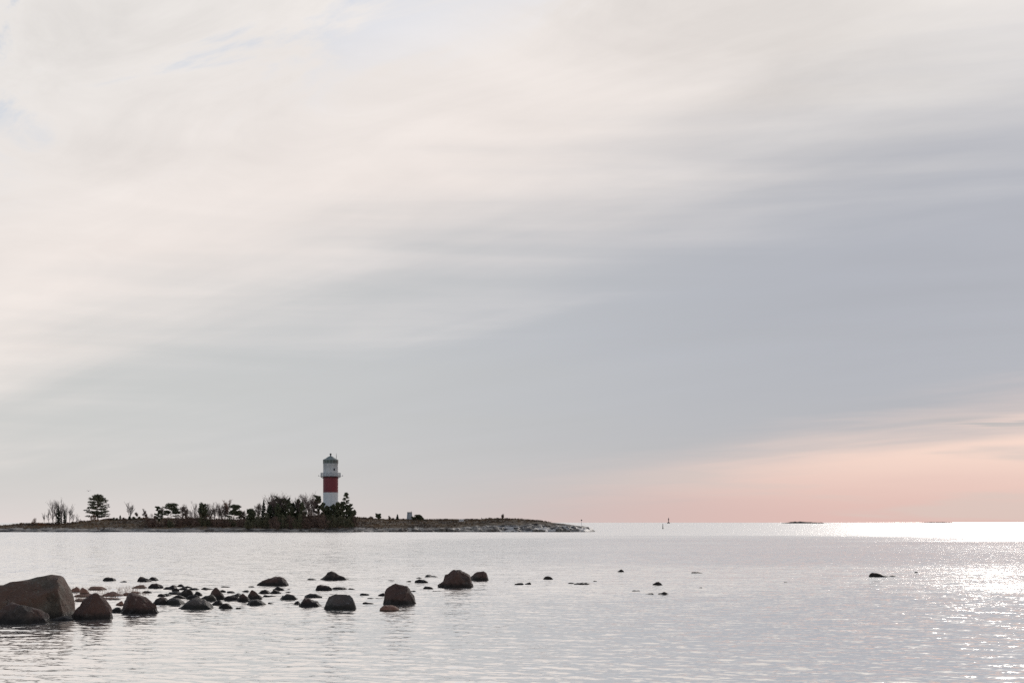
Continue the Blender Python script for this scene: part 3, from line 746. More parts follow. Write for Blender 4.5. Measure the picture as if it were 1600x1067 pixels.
# ------------------------------------------------------------------ the lighthouse
def build_lighthouse():
    d = 440.0; s = d / F
    X = wx(516.6, d)
    base = island_z(X, d) - 0.25
    T = thing('lighthouse', (X, d, base), 'white lighthouse with a broad red band, railed gallery and green domed roof', 'lighthouse')
    zz = lambda py: wz(py, d) - base
    R = 11.75 * s
    g = Geo(); g.lathe([(R * 1.05, 0), (R * 1.05, 0.5), (R + 0.02, 0.52), (R + 0.012, zz(769.2))], 64); g.obj('lower_wall', M['white'], T, True)
    g = Geo(); g.lathe([(R, zz(769.2)), (R - 0.005, zz(744.4))], 64); g.obj('red_band', M['red'], T, True)
    # gallery
    zf = zz(744.3); RG = 15.7 * s
    g = Geo(); g.lathe([(R - 0.05, zf - 0.14), (RG, zf - 0.10), (RG, zf + 0.06), (R - 0.05, zf + 0.06)], 64)
    gal = g.obj('gallery_floor', M['slab'], T)
    for k in range(16):
        a = 2 * math.pi * k / 16
        g = Geo(); ca, sa = math.cos(a), math.sin(a)
        g.tube([((R - 0.05) * ca, (R - 0.05) * sa, zf - 0.62), (RG * 0.97 * ca, RG * 0.97 * sa, zf - 0.16)], [0.05, 0.05], 4)
        g.obj('bracket', M['slab'], gal)
    zr = zz(738.6)
    for q, (hh, rr) in enumerate(((zr, 0.045), (zf + 0.42 * (zr - zf), 0.028), (zf + 0.7 * (zr - zf), 0.028))):
        g = Geo(); n = 48
        ring = [(RG * 0.985 * math.cos(2 * math.pi * k / n), RG * 0.985 * math.sin(2 * math.pi * k / n), hh) for k in range(n + 1)]
        g.tube(ring, [rr] * (n + 1), 5, cap=False); g.obj('rail', M['grey_metal'], T, True)
    for k in range(28):
        a = 2 * math.pi * (k + 0.5) / 28
        g = Geo(); c = (RG * 0.985 * math.cos(a), RG * 0.985 * math.sin(a))
        g.tube([(c[0], c[1], zf + 0.05), (c[0], c[1], zr)], [0.034, 0.03], 5); g.obj('rail_post', M['grey_metal'], T)
    # slatted infill behind the posts
    for k in range(112):
        if k % 4 == 0: continue
        a = 2 * math.pi * (k + 0.5 * 4) / 112
        g = Geo(); c = (RG * 0.982 * math.cos(a), RG * 0.982 * math.sin(a))
        g.tube([(c[0], c[1], zf + 0.12), (c[0], c[1], zr - 0.03)], [0.016, 0.016], 4, cap=False); g.obj('baluster', M['grey_metal'], T)
    for sgn in (-1, 1):
        g = Geo()
        g.tube([(sgn * RG * 0.97, 0, zf + 0.02), (sgn * (RG + 0.55), 0, zf + 0.18)], [0.035, 0.03], 5)
        ar = g.obj('lamp_arm', M['grey_metal'], T)
        g = Geo(); g.lathe([(0.0, 0.0), (0.10, 0.03), (0.12, 0.16), (0.07, 0.30), (0.0, 0.33)], 12)
        l = g.obj('lamp_head', M['dark_metal'], ar, True); l.location = (sgn * (RG + 0.6), 0, zf + 0.10)
    # watch room
    z1 = zz(724.2)
    g = Geo(); g.lathe([(R - 0.03, zf + 0.06), (R - 0.03, z1 - 0.18), (R + 0.03, z1 - 0.16), (R + 0.03, z1)], 64); g.obj('watch_room_wall', M['white'], T, True)
    wa = math.asin(0.575)
    wxp, wyp = math.sin(wa) * (R - 0.02), -math.cos(wa) * (R - 0.02)
    zw = zz(733.6)
    fr = Geo()
    for dx, dz, sx, sz in ((-0.36, 0, 0.10, 0.95), (0.36, 0, 0.10, 0.95), (0, 0.43, 0.62, 0.10), (0, -0.43, 0.62, 0.10)):
        fr.box((wxp + dx * math.cos(wa), wyp + dx * math.sin(wa), zw + dz), (sx, 0.16, sz), wa)
    fw = fr.obj('window_frame', M['white'], T)
    gg = Geo(); gg.box((wxp, wyp, zw), (0.63, 0.10, 0.77), wa); gg.obj('window_pane', M['dark_metal'], fw)
    # lantern: glazed drum of panes with mullions
    z2 = zz(718.6); RL = R * 1.0
    n = 16
    for k in range(n):
        a0 = 2 * math.pi * k / n + 0.03; a1 = 2 * math.pi * (k + 1) / n - 0.03
        g = Geo(); g.lathe([(RL - 0.02, z1), (RL - 0.02, z2)], 4, a0, a1); g.obj('lantern_pane', M['glass'], T, True)
        g = Geo(); am = 2 * math.pi * k / n
        g.box(((RL - 0.01) * math.cos(am), (RL - 0.01) * math.sin(am), (z1 + z2) / 2), (0.10, 0.13, z2 - z1), am); g.obj('mullion', M['roof_green'], T)
    g = Geo(); g.lathe([(RL - 0.4, z1 + 0.02), (RL - 0.4, z2)], 24); g.obj('lantern_lining', M['dark_metal'], T, True)
    # roof
    za = zz(712.0)
    h = za - z2
    g = Geo(); g.lathe([(RL + 0.05, z2 - 0.08), (RL + 0.07, z2 + 0.05), (RL * 0.90, z2 + 0.10 * h + 0.10), (RL * 0.70, z2 + 0.34 * h), (RL * 0.48, z2 + 0.62 * h), (RL * 0.28, z2 + 0.84 * h), (0.16, za)], 32)
    rf = g.obj('roof', M['roof_green'], T)
    g = Geo(); zt = zz(708.0)
    hh = zt - za
    g.lathe([(0.24, za - 0.15), (0.19, za + 0.15), (0.18, za + 0.32 * hh), (0.27, za + 0.42 * hh), (0.34, za + 0.62 * hh), (0.30, za + 0.82 * hh), (0.12, za + 0.97 * hh), (0.0, zt)], 20)
    g.obj('ventilator', M['dark_metal'], rf, True)
    g = Geo(); ax = (525.4 - 516.6) * s
    g.tube([(ax, 0.2, z2 + 0.05), (ax, 0.2, zz(713)), (ax, 0.2, zz(707.8))], [0.06, 0.075, 0.03], 6); g.obj('aerial', M['dark_metal'], rf)
build_lighthouse()


# ------------------------------------------------------------------ vegetation
def tri_cloud(rng, pads, size, flat=0.0):
    """pads: (cx,cy,cz, rx,ry,rz, n): small needle-tuft triangles filling ellipsoids"""
    P = []
    for cx, cy, cz, rx, ry, rz, n in pads:
        u = rng.normal(size=(n, 3)); u /= np.linalg.norm(u, axis=1)[:, None] + 1e-9
        rr = rng.random((n, 1)) ** 0.42
        P.append(u * rr * np.array([rx, ry, rz]) + np.array([cx, cy, cz]))
    P = np.vstack(P); n = len(P)
    a = rng.normal(size=(n, 3)); a[:, 2] *= (1 - flat); a /= np.linalg.norm(a, axis=1)[:, None]
    b = rng.normal(size=(n, 3)); b -= a * (a * b).sum(1)[:, None]; b /= np.linalg.norm(b, axis=1)[:, None]
    s = size * (0.55 + 0.9 * rng.random((n, 1)))
    v0 = P - a * s * 0.5 - b * s * 0.28; v1 = P - a * s * 0.35 + b * s * 0.3; v2 = P + a * s * 0.6; 
    V = np.stack([v0, v1, v2], 1).reshape(-1, 3)
    Fc = np.arange(n * 3).reshape(-1, 3)
    return V, Fc

def fast_mesh(name, V, Fc, mat, parent):
    me = bpy.data.meshes.new(name)
    me.vertices.add(len(V)); me.vertices.foreach_set('co', np.asarray(V, dtype=np.float32).ravel())
    k = Fc.shape[1]
    me.loops.add(Fc.size); me.loops.foreach_set('vertex_index', Fc.astype(np.int32).ravel())
    me.polygons.add(len(Fc)); me.polygons.foreach_set('loop_start', (np.arange(len(Fc)) * k).astype(np.int32))
    me.update(calc_edges=True); me.validate()
    me.materials.append(mat)
    o = bpy.data.objects.new(name, me); COL.objects.link(o)
    if parent is not None: o.parent = parent
    return o

def place(px, d, base_py=None):
    x, y, z = ground(px, d)
    return x, y, z

def pine(px, top, w, d, style, label, group=None, seed=0, lean=0.0, mat='needles', dens=1.0):
    rng = np.random.default_rng(seed + 1000); rnd = random.Random(seed)
    x, y, z = ground(px, d); d = y
    h = wz(top, d) - z; W = w * d / F
    T = thing('pine_tree', (x, y, z - 0.1), label, 'tree', group)
    top_x = lean * h
    tr = Geo()
    r0 = 0.035 * h * 0.55 + 0.03
    trunk = [(top_x * (t ** 1.5) + 0.05 * math.sin(5 * t + seed) * h * 0.15, 0.03 * h * math.sin(3 * t + seed), t * h * 0.95) for t in np.linspace(0, 1, 8)]
    tr.tube(trunk, [r0 * (1 - 0.85 * t) for t in np.linspace(0, 1, 8)], 7)
    pads = []
    def limb(t, ang, ln, rise, padr, flat, n):
        i = min(6, int(t * 7)); f = t * 7 - i
        p0 = Vector(trunk[i]).lerp(Vector(trunk[i + 1]), f)
        e = p0 + Vector((math.cos(ang) * ln, math.sin(ang) * ln, rise * ln))
        mid = p0.lerp(e, 0.55) + Vector((0, 0, -0.06 * ln))
        rr = r0 * (1 - 0.8 * t) * 0.45
        tr.tube([p0, mid, e], [rr, rr * 0.7, rr * 0.3], 4, cap=False)
        for q, ff in ((0.42, 0.75), (0.72, 0.95), (1.0, 0.8)):
            c = p0.lerp(e, q)
            pads.append((c.x, c.y, c.z + 0.1 * padr, padr * ff, padr * ff, padr * flat * ff, max(6, int(n * ff))))
    if style == 'layered':          # open pine with ragged level tiers
        for k in range(50):
            t = 0.16 + 0.76 * ((k // 6) / 8.0) + rnd.gauss(0, 0.022)
            t = min(max(t, 0.12), 0.95)
            env = float(np.interp(t, [0.1, 0.3, 0.5, 0.75, 0.85, 0.95], [0.86, 0.98, 0.95, 0.95, 0.86, 0.4]))
            a = k * 2.4 + rnd.uniform(-0.4, 0.4)
            ln = W * 0.5 * env * rnd.uniform(0.62, 1.02)
            limb(t, a, ln, rnd.uniform(-0.06, 0.24), W * rnd.uniform(0.09, 0.15), rnd.uniform(0.28, 0.5), int(40 * dens))
        pads.append((top_x, 0, h * 0.93, W * 0.24, W * 0.24, h * 0.085, int(620 * dens)))
        pads.append((top_x + 0.05 * W, 0, h * 0.84, W * 0.30, W * 0.3, h * 0.06, int(420 * dens)))
    elif style == 'umbrella':
        for k in range(14):
            a = rnd.uniform(0, 2 * math.pi); t = rnd.uniform(0.5, 0.92)
            limb(t, a, W * 0.46 * rnd.uniform(0.55, 1.0) * (1.25 - 0.5 * t), rnd.uniform(0.05, 0.3), W * 0.15, 0.45, int(60 * dens))
        for k in range(3):
            limb(0.38 + 0.06 * k, rnd.uniform(-0.6, 0.6) + (math.pi if k == 1 else 0), W * 0.42, 0.05, W * 0.10, 0.4, int(40 * dens))
        pads.append((top_x, 0, h * 0.90, W * 0.33, W * 0.33, h * 0.10, int(520 * dens)))
    elif style == 'round':
        for k in range(34):
            a = rnd.uniform(0, 2 * math.pi); t = rnd.uniform(0.22, 0.95)
            limb(t, a, W * 0.46 * rnd.uniform(0.4, 1.0), rnd.uniform(0.15, 0.9), W * rnd.uniform(0.09, 0.16), rnd.uniform(0.6, 1.2), int(34 * dens))
        pads.append((top_x, 0, h * 0.88, W * 0.24, W * 0.24, h * 0.09, int(170 * dens)))
    elif style == 'sparse':
        for k in range(22):
            t = 0.24 + 0.72 * k / 21
            limb(t, rnd.uniform(0, 2 * math.pi), W * 0.5 * (1.1 - 0.75 * t) * rnd.uniform(0.7, 1.1), rnd.uniform(0.0, 0.4), W * 0.10, 0.5, int(26 * dens))
        pads.append((top_x, 0, h * 0.93, W * 0.16, W * 0.16, h * 0.06, int(170 * dens)))
    elif style == 'full':           # young pine, clothed to the ground
        for k in range(40):
            t = 0.08 + 0.88 * (k / 39.0)
            env = (1.0 - t) ** 0.55 * 1.0 + 0.12
            limb(t, rnd.uniform(0, 2 * math.pi), W * 0.50 * env * rnd.uniform(0.45, 1.05), rnd.uniform(0.2, 1.1), W * rnd.uniform(0.08, 0.15), rnd.uniform(0.8, 1.5), int(34 * dens))
        pads.append((top_x, 0, h * 0.92, W * 0.08, W * 0.08, h * 0.08, int(60 * dens)))
    tr.obj('trunk', M['pine_bark'], T, True)
    V, Fc = tri_cloud(rng, pads, 0.34, 0.25)
    fast_mesh('crown', V, Fc, M[mat], T)
    return T

def spruce(px, top, w, d, label, group=None, seed=0, dens=1.0):
    rng = np.random.default_rng(seed + 2000); rnd = random.Random(seed)
    x, y, z = ground(px, d); d = y
    h = wz(top, d) - z; W = w * d / F
    T = thing('spruce_tree', (x, y, z - 0.1), label, 'tree', group)
    tr = Geo(); tr.tube([(0, 0, 0), (0.02, 0, h * 0.5), (0, 0, h)], [0.018 * h + 0.03, 0.012 * h + 0.02, 0.012], 6)
    pads = []
    nl = max(7, int(h / 0.36))
    for k in range(nl):
        t = k / (nl - 1.0)
        R = W * 0.5 * (1 - t) ** 0.85 + 0.06
        for q in range(6):
            a = q * math.pi / 3 + k * 0.5 + rnd.uniform(-0.25, 0.25)
            L = R * rnd.uniform(0.75, 1.05)
            zz = min(h, h * (0.05 + 0.95 * t) + rnd.gauss(0, 0.10))
            tr.tube([(0, 0, zz), (math.cos(a) * L, math.sin(a) * L, zz - 0.28 * L)], [0.02, 0.006], 3, cap=False)
            for f in (0.45, 0.85):
                pads.append((math.cos(a) * L * f, math.sin(a) * L * f, zz - 0.28 * L * f, L * 0.30 + 0.04, L * 0.30 + 0.04, 0.09 + 0.05 * L, max(5, int(15 * dens * (0.4 + L)))))
    tr.obj('trunk', M['bark'], T)
    V, Fc = tri_cloud(rng, pads, 0.24, 0.3)
    fast_mesh('crown', V, Fc, M['needles_dark'], T)
    return T

def bare_tree(px, top, w, d, label, group=None, seed=0, stems=2, rad=0.020, leaves=0, leafmat='leaf_brown'):
    rnd = random.Random(seed + 77); rng = np.random.default_rng(seed + 3000)
    x, y, z = ground(px, d); d = y
    h = wz(top, d) - z; W = w * d / F
    T = thing('bare_birch_tree', (x, y, z - 0.1), label, 'tree', group)
    tr = Geo(); tw = Geo(); tips = []
    def grow(p, v, L, r, lev):
        e = p + v * L
        mid = p.lerp(e, 0.5) + Vector((rnd.uniform(-1, 1), rnd.uniform(-1, 1), 0)) * 0.05 * L
        (tr if lev == 0 else tw).tube([p, mid, e], [r, r * 0.8, r * 0.5], 5 if lev == 0 else 3, cap=False)
        tips.append(e)
        if lev >= 3: return
        n = (11, 7, 4)[lev]
        for k in range(n):
            f = rnd.uniform(0.30, 1.0) if lev == 0 else rnd.uniform(0.25, 1.0)
            a = rnd.uniform(0, 2 * math.pi)
            side = Vector((math.cos(a), math.sin(a), 0))
            nv = (v * rnd.uniform(0.8, 1.2) + side * rnd.uniform(0.35, 0.75) * (0.8 if lev else 1.0) + Vector((0, 0, 0.25))).normalized()
            grow(p.lerp(e, f), nv, L * rnd.uniform(0.32, 0.52), max(r * 0.42, rad * 0.5), lev + 1)
    for sidx in range(stems):
        ox = rnd.uniform(-0.22, 0.22) * W; 
        v = Vector((ox / max(h, 0.1) * 1.0 + rnd.uniform(-0.06, 0.06), rnd.uniform(-0.08, 0.08), 1)).normalized()
        grow(Vector((ox * 0.4, rnd.uniform(-0.2, 0.2), 0)), v, h * rnd.uniform(0.66, 0.80), rad * 2.2 + 0.006 * h, 0)
    tr.obj('trunk', M['birch_twig'], T); tw.obj('crown', M['birch_twig'], T)
    if leaves:
        pads = [(t.x, t.y, t.z, 0.25, 0.25, 0.25, leaves) for t in tips]
        V, Fc = tri_cloud(rng, pads, 0.16)
        fast_mesh('foliage', V, Fc, M[leafmat], T)
    return T

def shrub(px, top, w, d, label, group=None, seed=0, mat='leaf_brown', dens=1.0):
    rnd = random.Random(seed + 55); rng = np.random.default_rng(seed + 4000)
    x, y, z = ground(px, d); d = y
    h = max(0.4, wz(top, d) - z); W = w * d / F
    T = thing('shrub', (x, y, z - 0.08), label, 'shrub', group)
    st = Geo(); pads = []
    ns = int(5 + W * 2.2)
    for k in range(ns):
        ox = rnd.uniform(-0.5, 0.5) * W; oy = rnd.uniform(-0.4, 0.4) * W * 0.8
        hh = h * (1 - (2 * abs(ox) / W) ** 2 * 0.55) * rnd.uniform(0.68, 1.02)
        e = Vector((ox, oy, hh)); p0 = Vector((ox * 0.55, oy * 0.55, 0))
        st.tube([p0, p0.lerp(e, 0.5) + Vector((0, 0, 0.08 * h)), e], [0.035, 0.025, 0.01], 3, cap=False)
        for q in range(4):
            f = rnd.uniform(0.4, 1.0); a = rnd.uniform(0, 6.28)
            b0 = p0.lerp(e, f)
            st.tube([b0, b0 + Vector((math.cos(a) * 0.3, math.sin(a) * 0.3, rnd.uniform(0.2, 0.5))) * min(1.0, 0.35 * h)], [0.012, 0.005], 3, cap=False)
        for f in (0.35, 0.65, 0.95):
            c = p0.lerp(e, f)
            r = 0.16 * W + 0.12
            pads.append((c.x, c.y, c.z - 0.08 * h, min(r, 0.7), min(r, 0.7), 0.15 * h + 0.05, int(30 * dens)))
    st.obj('stems', M['bark'], T)
    V, Fc = tri_cloud(rng, pads, 0.22)
    fast_mesh('foliage', V, Fc, M[mat], T)
    return T

# --- west end of the island
G1 = 'bare birches on the low end'
for i, (px, top, w, dd, st) in enumerate([(70, 801, 7, 431, 1), (76, 796, 8, 436, 1), (84, 786, 12, 433, 2), (91, 784, 12, 438, 2), (98, 784.5, 14, 434, 2), (103, 788, 12, 430, 2), (108, 793, 10, 437, 2), (114, 800, 8, 432, 1), (119, 804, 8, 436, 1), (96, 790, 14, 440, 2)]):
    bare_tree(px, top, w, dd, 'slender leafless birch in the thicket on the low tapering end of the island', G1, 10 + i, st, 0.016)
spruce(91, 789.5, 12, 428, 'thin dark spruce standing inside the leafless birch thicket', None, 31)
spruce(101, 797, 7, 429, 'small dark spruce at the right edge of the birch thicket', None, 32)
shrub(55, 808.5, 9, 428, 'rust-coloured shrub alone on the low tip of the island', None, 33, 'leaf_rust', 0.6)
shrub(65, 816, 9, 424, 'low rusty bush beside the birch thicket', None, 34, 'leaf_rust')
shrub(34, 821, 5, 424, 'tiny rusty bush low on the island tip rocks', None, 35, 'leaf_rust')
shrub(124, 809.5, 8, 430, 'arching leafless shrub between the birch thicket and the big pine', None, 36, 'leaf_brown', 0.25)
pine(152.5, 772, 37, 434, 'layered', 'large solitary pine with level tiered branches and a domed top', None, 40, dens=1.1)
shrub(147, 803, 13, 430, 'rusty orange shrub under the large solitary pine', None, 41, 'leaf_rust', 0.5)
shrub(166, 809, 12, 430, 'dark low bush at the foot of the large solitary pine', None, 42, 'leaf_brown')
spruce(188, 805, 5, 434, 'very small spruce alone on the bare heath', None, 43)
bare_tree(203.5, 785.5, 17, 434, 'tall forked leafless birch standing alone on the heath', None, 44, 3, 0.018)
spruce(202, 806, 5, 430, 'small dark spruce at the foot of the forked birch', None, 45)
for i, (px, top, w) in enumerate([(216, 801.5, 9), (223, 796.5, 9), (227, 803, 8)]):
    bare_tree(px, top, w, 433, 'thin leafless sapling between the forked birch and the pines', 'leafless saplings', 46 + i, 1, 0.015, leaves=2)
shrub(218, 806, 5, 431, 'dark round bush among the leafless saplings', None, 49, 'leaf_green')
shrub(238, 801, 11, 430, 'dark bush at the foot of the small leaning pine', None, 50, 'leaf_brown')
pine(247, 790, 17, 432, 'sparse', 'small open pine beside the umbrella-shaped pine', None, 51, 0.0, dens=1.9)
pine(267, 785, 31, 434, 'umbrella', 'umbrella-shaped pine with a broad flat dark crown', None, 52, 0.03, dens=1.2)
shrub(281, 800, 18, 428, 'dark red leafy bush under the umbrella-shaped pine', None, 53, 'leaf_brown', 1.3)
shrub(262, 806, 16, 427, 'low brown bush below the umbrella-shaped pine', None, 54, 'leaf_brown')
bare_tree(299, 797, 9, 434, 'small leafless birch right of the umbrella-shaped pine', None, 55, 2, 0.016)
for i, (px, top, w) in enumerate([(297, 803, 14), (308, 797, 15), (325, 800, 15), (334, 806, 14), (345, 807, 16)]):
    shrub(px, top, w, 427, 'purple-brown leafless bush round the stout dark pine', 'bushes round the stout pine', 56 + i, 'leaf_brown', 1.2)
bare_tree(305, 788, 10, 436, 'tall wispy birch behind the stout dark pine', None, 62, 2, 0.013)
pine(316, 785, 23, 431, 'full', 'stout dense dark pine clothed to the ground', None, 63, dens=1.8)
for i, (px, top, w) in enumerate([(329, 795, 9), (335, 788, 11), (341, 787.5, 11), (346, 797, 8)]):
    bare_tree(px, top, w, 433, 'leafless birch between the stout pine and the lopsided pine', 'birches between two pines', 64 + i, 2, 0.018, leaves=1)
bare_tree(356, 784, 8, 434, 'reddish leafless birch behind the lopsided pine', None, 69, 2, 0.016, leaves=2, leafmat='leaf_rust')
pine(365, 787, 27, 431, 'umbrella', 'lopsided green pine with ragged side branches', None, 70, 0.05, dens=1.25)
shrub(360, 804, 22, 428, 'green bush under the lopsided pine', None, 71, 'leaf_green', 1.2)
pine(392, 796.5, 22, 431, 'full', 'short bushy pine at the outer edge of the grove', None, 72, dens=1.6)
for i, (px, top) in enumerate([(398, 788), (402, 789.5)]):
    bare_tree(px, top, 7, 435, 'wispy birch behind the short bushy pine', 'wispy birches behind the bushy pine', 73 + i, 1, 0.014)
spruce(412, 781.5, 14, 431, 'pointed black spruce at the edge of the grove', None, 76, 1.3)

for i, (px, top, w, mt) in enumerate([(232, 812, 14, 'leaf_brown'), (244, 811, 15, 'leaf_brown'), (256, 810, 16, 'leaf_brown'), (268, 811, 15, 'leaf_green'), (280, 810, 16, 'leaf_brown'), (292, 809, 16, 'leaf_brown'), (304, 808, 16, 'leaf_brown'),
                                     (316, 808, 17, 'leaf_green'), (328, 809, 16, 'leaf_green'), (340, 811, 16, 'leaf_brown'), (352, 810, 16, 'leaf_brown'), (364, 809, 17, 'leaf_green'), (377, 812, 15, 'leaf_brown')]):
    shrub(px + random.Random(i).uniform(-4, 4), top + random.Random(i + 9).uniform(-5, 4.5), w * random.Random(i + 5).uniform(0.7, 1.2), 425 + (i % 3), 'dark low bush in the hedge-like row under the scattered pines', 'hedge-like bushes under the pines', 230 + i, mt, 1.4)

# --- the grove round the lighthouse
GP = 'pines of the dense grove'; GB = 'birch tops over the grove'
for i, (px, top, w, st, dd) in enumerate([(421, 788, 15, 'full', 429), (427, 778.5, 16, 'round', 433), (434, 786, 15, 'full', 428), (438, 776.5, 16, 'round', 435), (446, 779, 15, 'round', 431), (453, 783, 16, 'full', 429), (459, 786, 15, 'full', 433), (466, 778.5, 15, 'full', 431), (472, 783, 14, 'full', 428)]):
    pine(px, top, w, dd, st, 'dark pine packed in the dense grove beside the lighthouse', GP, 80 + i, dens=1.7, mat='needles' if i % 3 else 'needles_dark')
for i, (px, top, w) in enumerate([(419, 775.5, 8), (425, 774, 7), (431, 773.5, 7), (441, 777, 7), (450, 779, 7), (464, 776.5, 7), (470, 777, 7), (476, 773.5, 9), (481, 775.5, 10), (486, 777.5, 10), (490, 781, 10)]):
    bare_tree(px, top, w, 437 if i % 2 else 430, 'leafless birch poking out of the dense grove', GB, 100 + i, 2, 0.017, leaves=1)
pine(496.5, 772, 15, 433, 'round', 'tall pine with a round tufted crown touching the lighthouse wall', None, 120, dens=1.6)
for i, (px, top, w) in enumerate([(480, 789, 18), (488, 792, 17), (497, 796, 18), (484, 800, 20)]):
    shrub(px, top, w, 428, 'tall purple-brown thicket bush in front of the round-crowned pine', 'brown thicket in the grove', 121 + i, 'leaf_brown', 1.6)
for i, (px, top, w, st) in enumerate([(505, 783.5, 15, 'full'), (511, 789, 14, 'full'), (521, 787.5, 17, 'full'), (528, 783, 17, 'full'), (535, 781.5, 15, 'round'), (545, 789, 15, 'full'), (551, 797, 14, 'full')]):
    pine(px, top, w, 430 + (i % 3), st, 'bushy green pine screening the foot of the lighthouse', 'pines at the lighthouse foot', 130 + i, dens=1.8)
pine(541, 768, 19, 432, 'sparse', 'thin ragged pine rising above the grove right of the lighthouse', None, 140, 0.0, dens=2.0)
pine(548, 786, 15, 433, 'sparse', 'drooping reddish-green pine on the seaward edge of the grove', None, 141, dens=2.0)
for i, (px, top, w, mt) in enumerate([(388, 810, 16, 'leaf_green'), (402, 806, 17, 'leaf_green'), (415, 804, 18, 'leaf_green'), (428, 801, 18, 'leaf_brown'), (441, 802, 18, 'leaf_green'), (454, 802, 18, 'leaf_brown'), (467, 803, 18, 'leaf_green'), (480, 806, 18, 'leaf_brown'),
                                     (493, 804, 18, 'leaf_brown'), (506, 803, 19, 'leaf_brown'), (519, 803, 18, 'leaf_green'), (532, 803, 18, 'leaf_green'), (545, 806, 17, 'leaf_green'), (555, 807, 10, 'leaf_brown')]):
    shrub(px, top + random.Random(i + 30).uniform(-4, 4), w, 422 + (i % 3), 'dark undergrowth bush along the front of the grove', 'undergrowth of the grove', 150 + i, mt, 1.5)

for i, (px, top, w, mt) in enumerate([(172, 808.5, 9, 'leaf_brown'), (180, 807, 8, 'leaf_green'), (193, 808, 9, 'leaf_brown'), (208, 806, 10, 'leaf_green'), (212, 809, 9, 'leaf_brown'), (230, 803, 9, 'leaf_brown'), (226, 807, 9, 'leaf_rust')]):
    shrub(px, top, w, 430, 'brownish scrub bush on the open heath right of the large pine', 'scrub right of the large pine', 260 + i, mt, 1.1)
for i, (px, top, w) in enumerate([(253, 795, 8), (284, 793, 9), (292, 796, 9), (321, 790, 8), (351, 791, 9), (374, 797, 8), (382, 799, 8), (406, 790, 7)]):
    bare_tree(px, top, w, 434, 'leafless birch sapling in the gaps between the scattered pines', 'birch saplings between the pines', 270 + i, 2, 0.016, leaves=2)
for i, (px, top, w) in enumerate([(78, 814, 12), (90, 815, 14), (104, 815, 13), (116, 814, 12), (130, 812, 10)]):
    shrub(px, top, w, 427, 'low brown scrub at the feet of the leafless birch thicket', 'scrub under the birch thicket', 280 + i, 'leaf_brown', 0.8)

# --- the heath towards the point
for i, (px, top, w, mt) in enumerate([(565, 809.5, 8, 'leaf_brown'), (571, 807.5, 5, 'leaf_brown'), (580, 805.5, 8, 'leaf_brown'), (598, 810, 10, 'leaf_green'), (608, 804.5, 5, 'leaf_brown'), (613, 808, 7, 'leaf_brown'), (630, 811, 8, 'leaf_brown')]):
    shrub(px, top, w, 431, 'brown bush on the heath between the grove and the daymark', 'bushes by the daymark', 170 + i, mt, 0.7)
pine(591, 803, 9, 431, 'round', 'dwarf pine on the heath between the grove and the daymark', None, 180, dens=0.9)
spruce(621, 803, 6.5, 431, 'small pointed spruce on the heath near the daymark', None, 181)
for i, (px, top, w, dd) in enumerate([(648, 806.5, 10, 431), (656, 806, 12, 433), (662, 810.5, 12, 429)]):
    shrub(px, top, w, dd, 'dark wind-bent bush huddled against the daymark', 'bushes huddled at the daymark', 182 + i, 'leaf_green', 1.5)
pine(650, 803.5, 20, 430, 'sparse', 'wind-bent dwarf pine leaning away from the daymark', None, 186, 0.35, dens=1.0)
for i, (px, top, w) in enumerate([(688, 811, 10), (696, 809.5, 16), (706, 811, 12), (728, 809.5, 10), (736, 809, 12), (744, 811, 9), (758, 810, 6), (765, 807.5, 11), (773, 809.5, 8), (792, 808.5, 6), (802, 809.5, 5), (778, 808, 6)]):
    shrub(px, top, w, 433, 'low windswept bush on the crest of the treeless heath', 'windswept bushes on the crest', 190 + i, 'leaf_brown', 0.55)
bare_tree(784.5, 804.5, 11, 433, 'lone stunted leafless tree on the crest of the treeless heath', None, 205, 2, 0.016, leaves=2)

def heath_stuff():
    rng = np.random.default_rng(99)
    P = []
    while len(P) < 12000:
        x = rng.uniform(-160, 12); y = rng.uniform(403, 446)
        z = island_z(x, y)
        lim = 1.0 + 1.9 * max(0.0, min(1.0, (x + 25) / 25.0)) + 0.5 * fbm(x * 0.2, y * 0.2, 2.0)
        if z > lim: P.append((x, y, z))
    P = np.array(P); n = len(P)
    K = 3
    P = np.repeat(P, K, 0) + rng.normal(0, 0.12, (n * K, 3)) * np.array([1, 1, 0.2])
    m = len(P)
    a = rng.uniform(0, 2 * math.pi, m); h = 0.16 + 0.34 * rng.random(m) ** 2
    dx = np.cos(a) * 0.13; dy = np.sin(a) * 0.13
    lean = rng.normal(0, 0.12, (m, 2))
    v0 = P + np.stack([-dx, -dy, np.full(m, -0.05)], 1); v1 = P + np.stack([dx, dy, np.full(m, -0.05)], 1)
    v2 = P + np.stack([lean[:, 0], lean[:, 1], h], 1)
    V = np.stack([v0, v1, v2], 1).reshape(-1, 3)
    o = fast_mesh('heather', V, np.arange(m * 3).reshape(-1, 3), M['heath'], None)
    tag(o, 'withered brown heather and grass covering the island', 'heather', kind='stuff')
heath_stuff()

def reeds():
    rng = np.random.default_rng(5)
    V = []; n = 0
    for k in range(1700):
        px = rng.uniform(106, 232); 
        py = 918 + 26 * rng.random() * (1 - 0.55 * (px - 106) / 126)
        if mnoise.noise(Vector((px * 0.06, py * 0.12, 2))) < -0.12: continue
        d = dist_at(py); x = wx(px, d)
        h = 0.05 + 0.13 * rng.random() ** 1.5
        a = rng.uniform(0, 6.28); l = rng.normal(0, 0.05, 2)
        V += [(x - 0.006 * math.cos(a), d - 0.006 * math.sin(a), -0.05), (x + 0.006 * math.cos(a), d + 0.006 * math.sin(a), -0.05), (x + l[0], d + l[1], h)]
    o = fast_mesh('reeds', np.array(V), np.arange(len(V)).reshape(-1, 3), M['reed'], None)
    tag(o, 'sparse dry reddish reed stubble in the shallows behind the boulders', 'reeds', kind='stuff')
reeds()


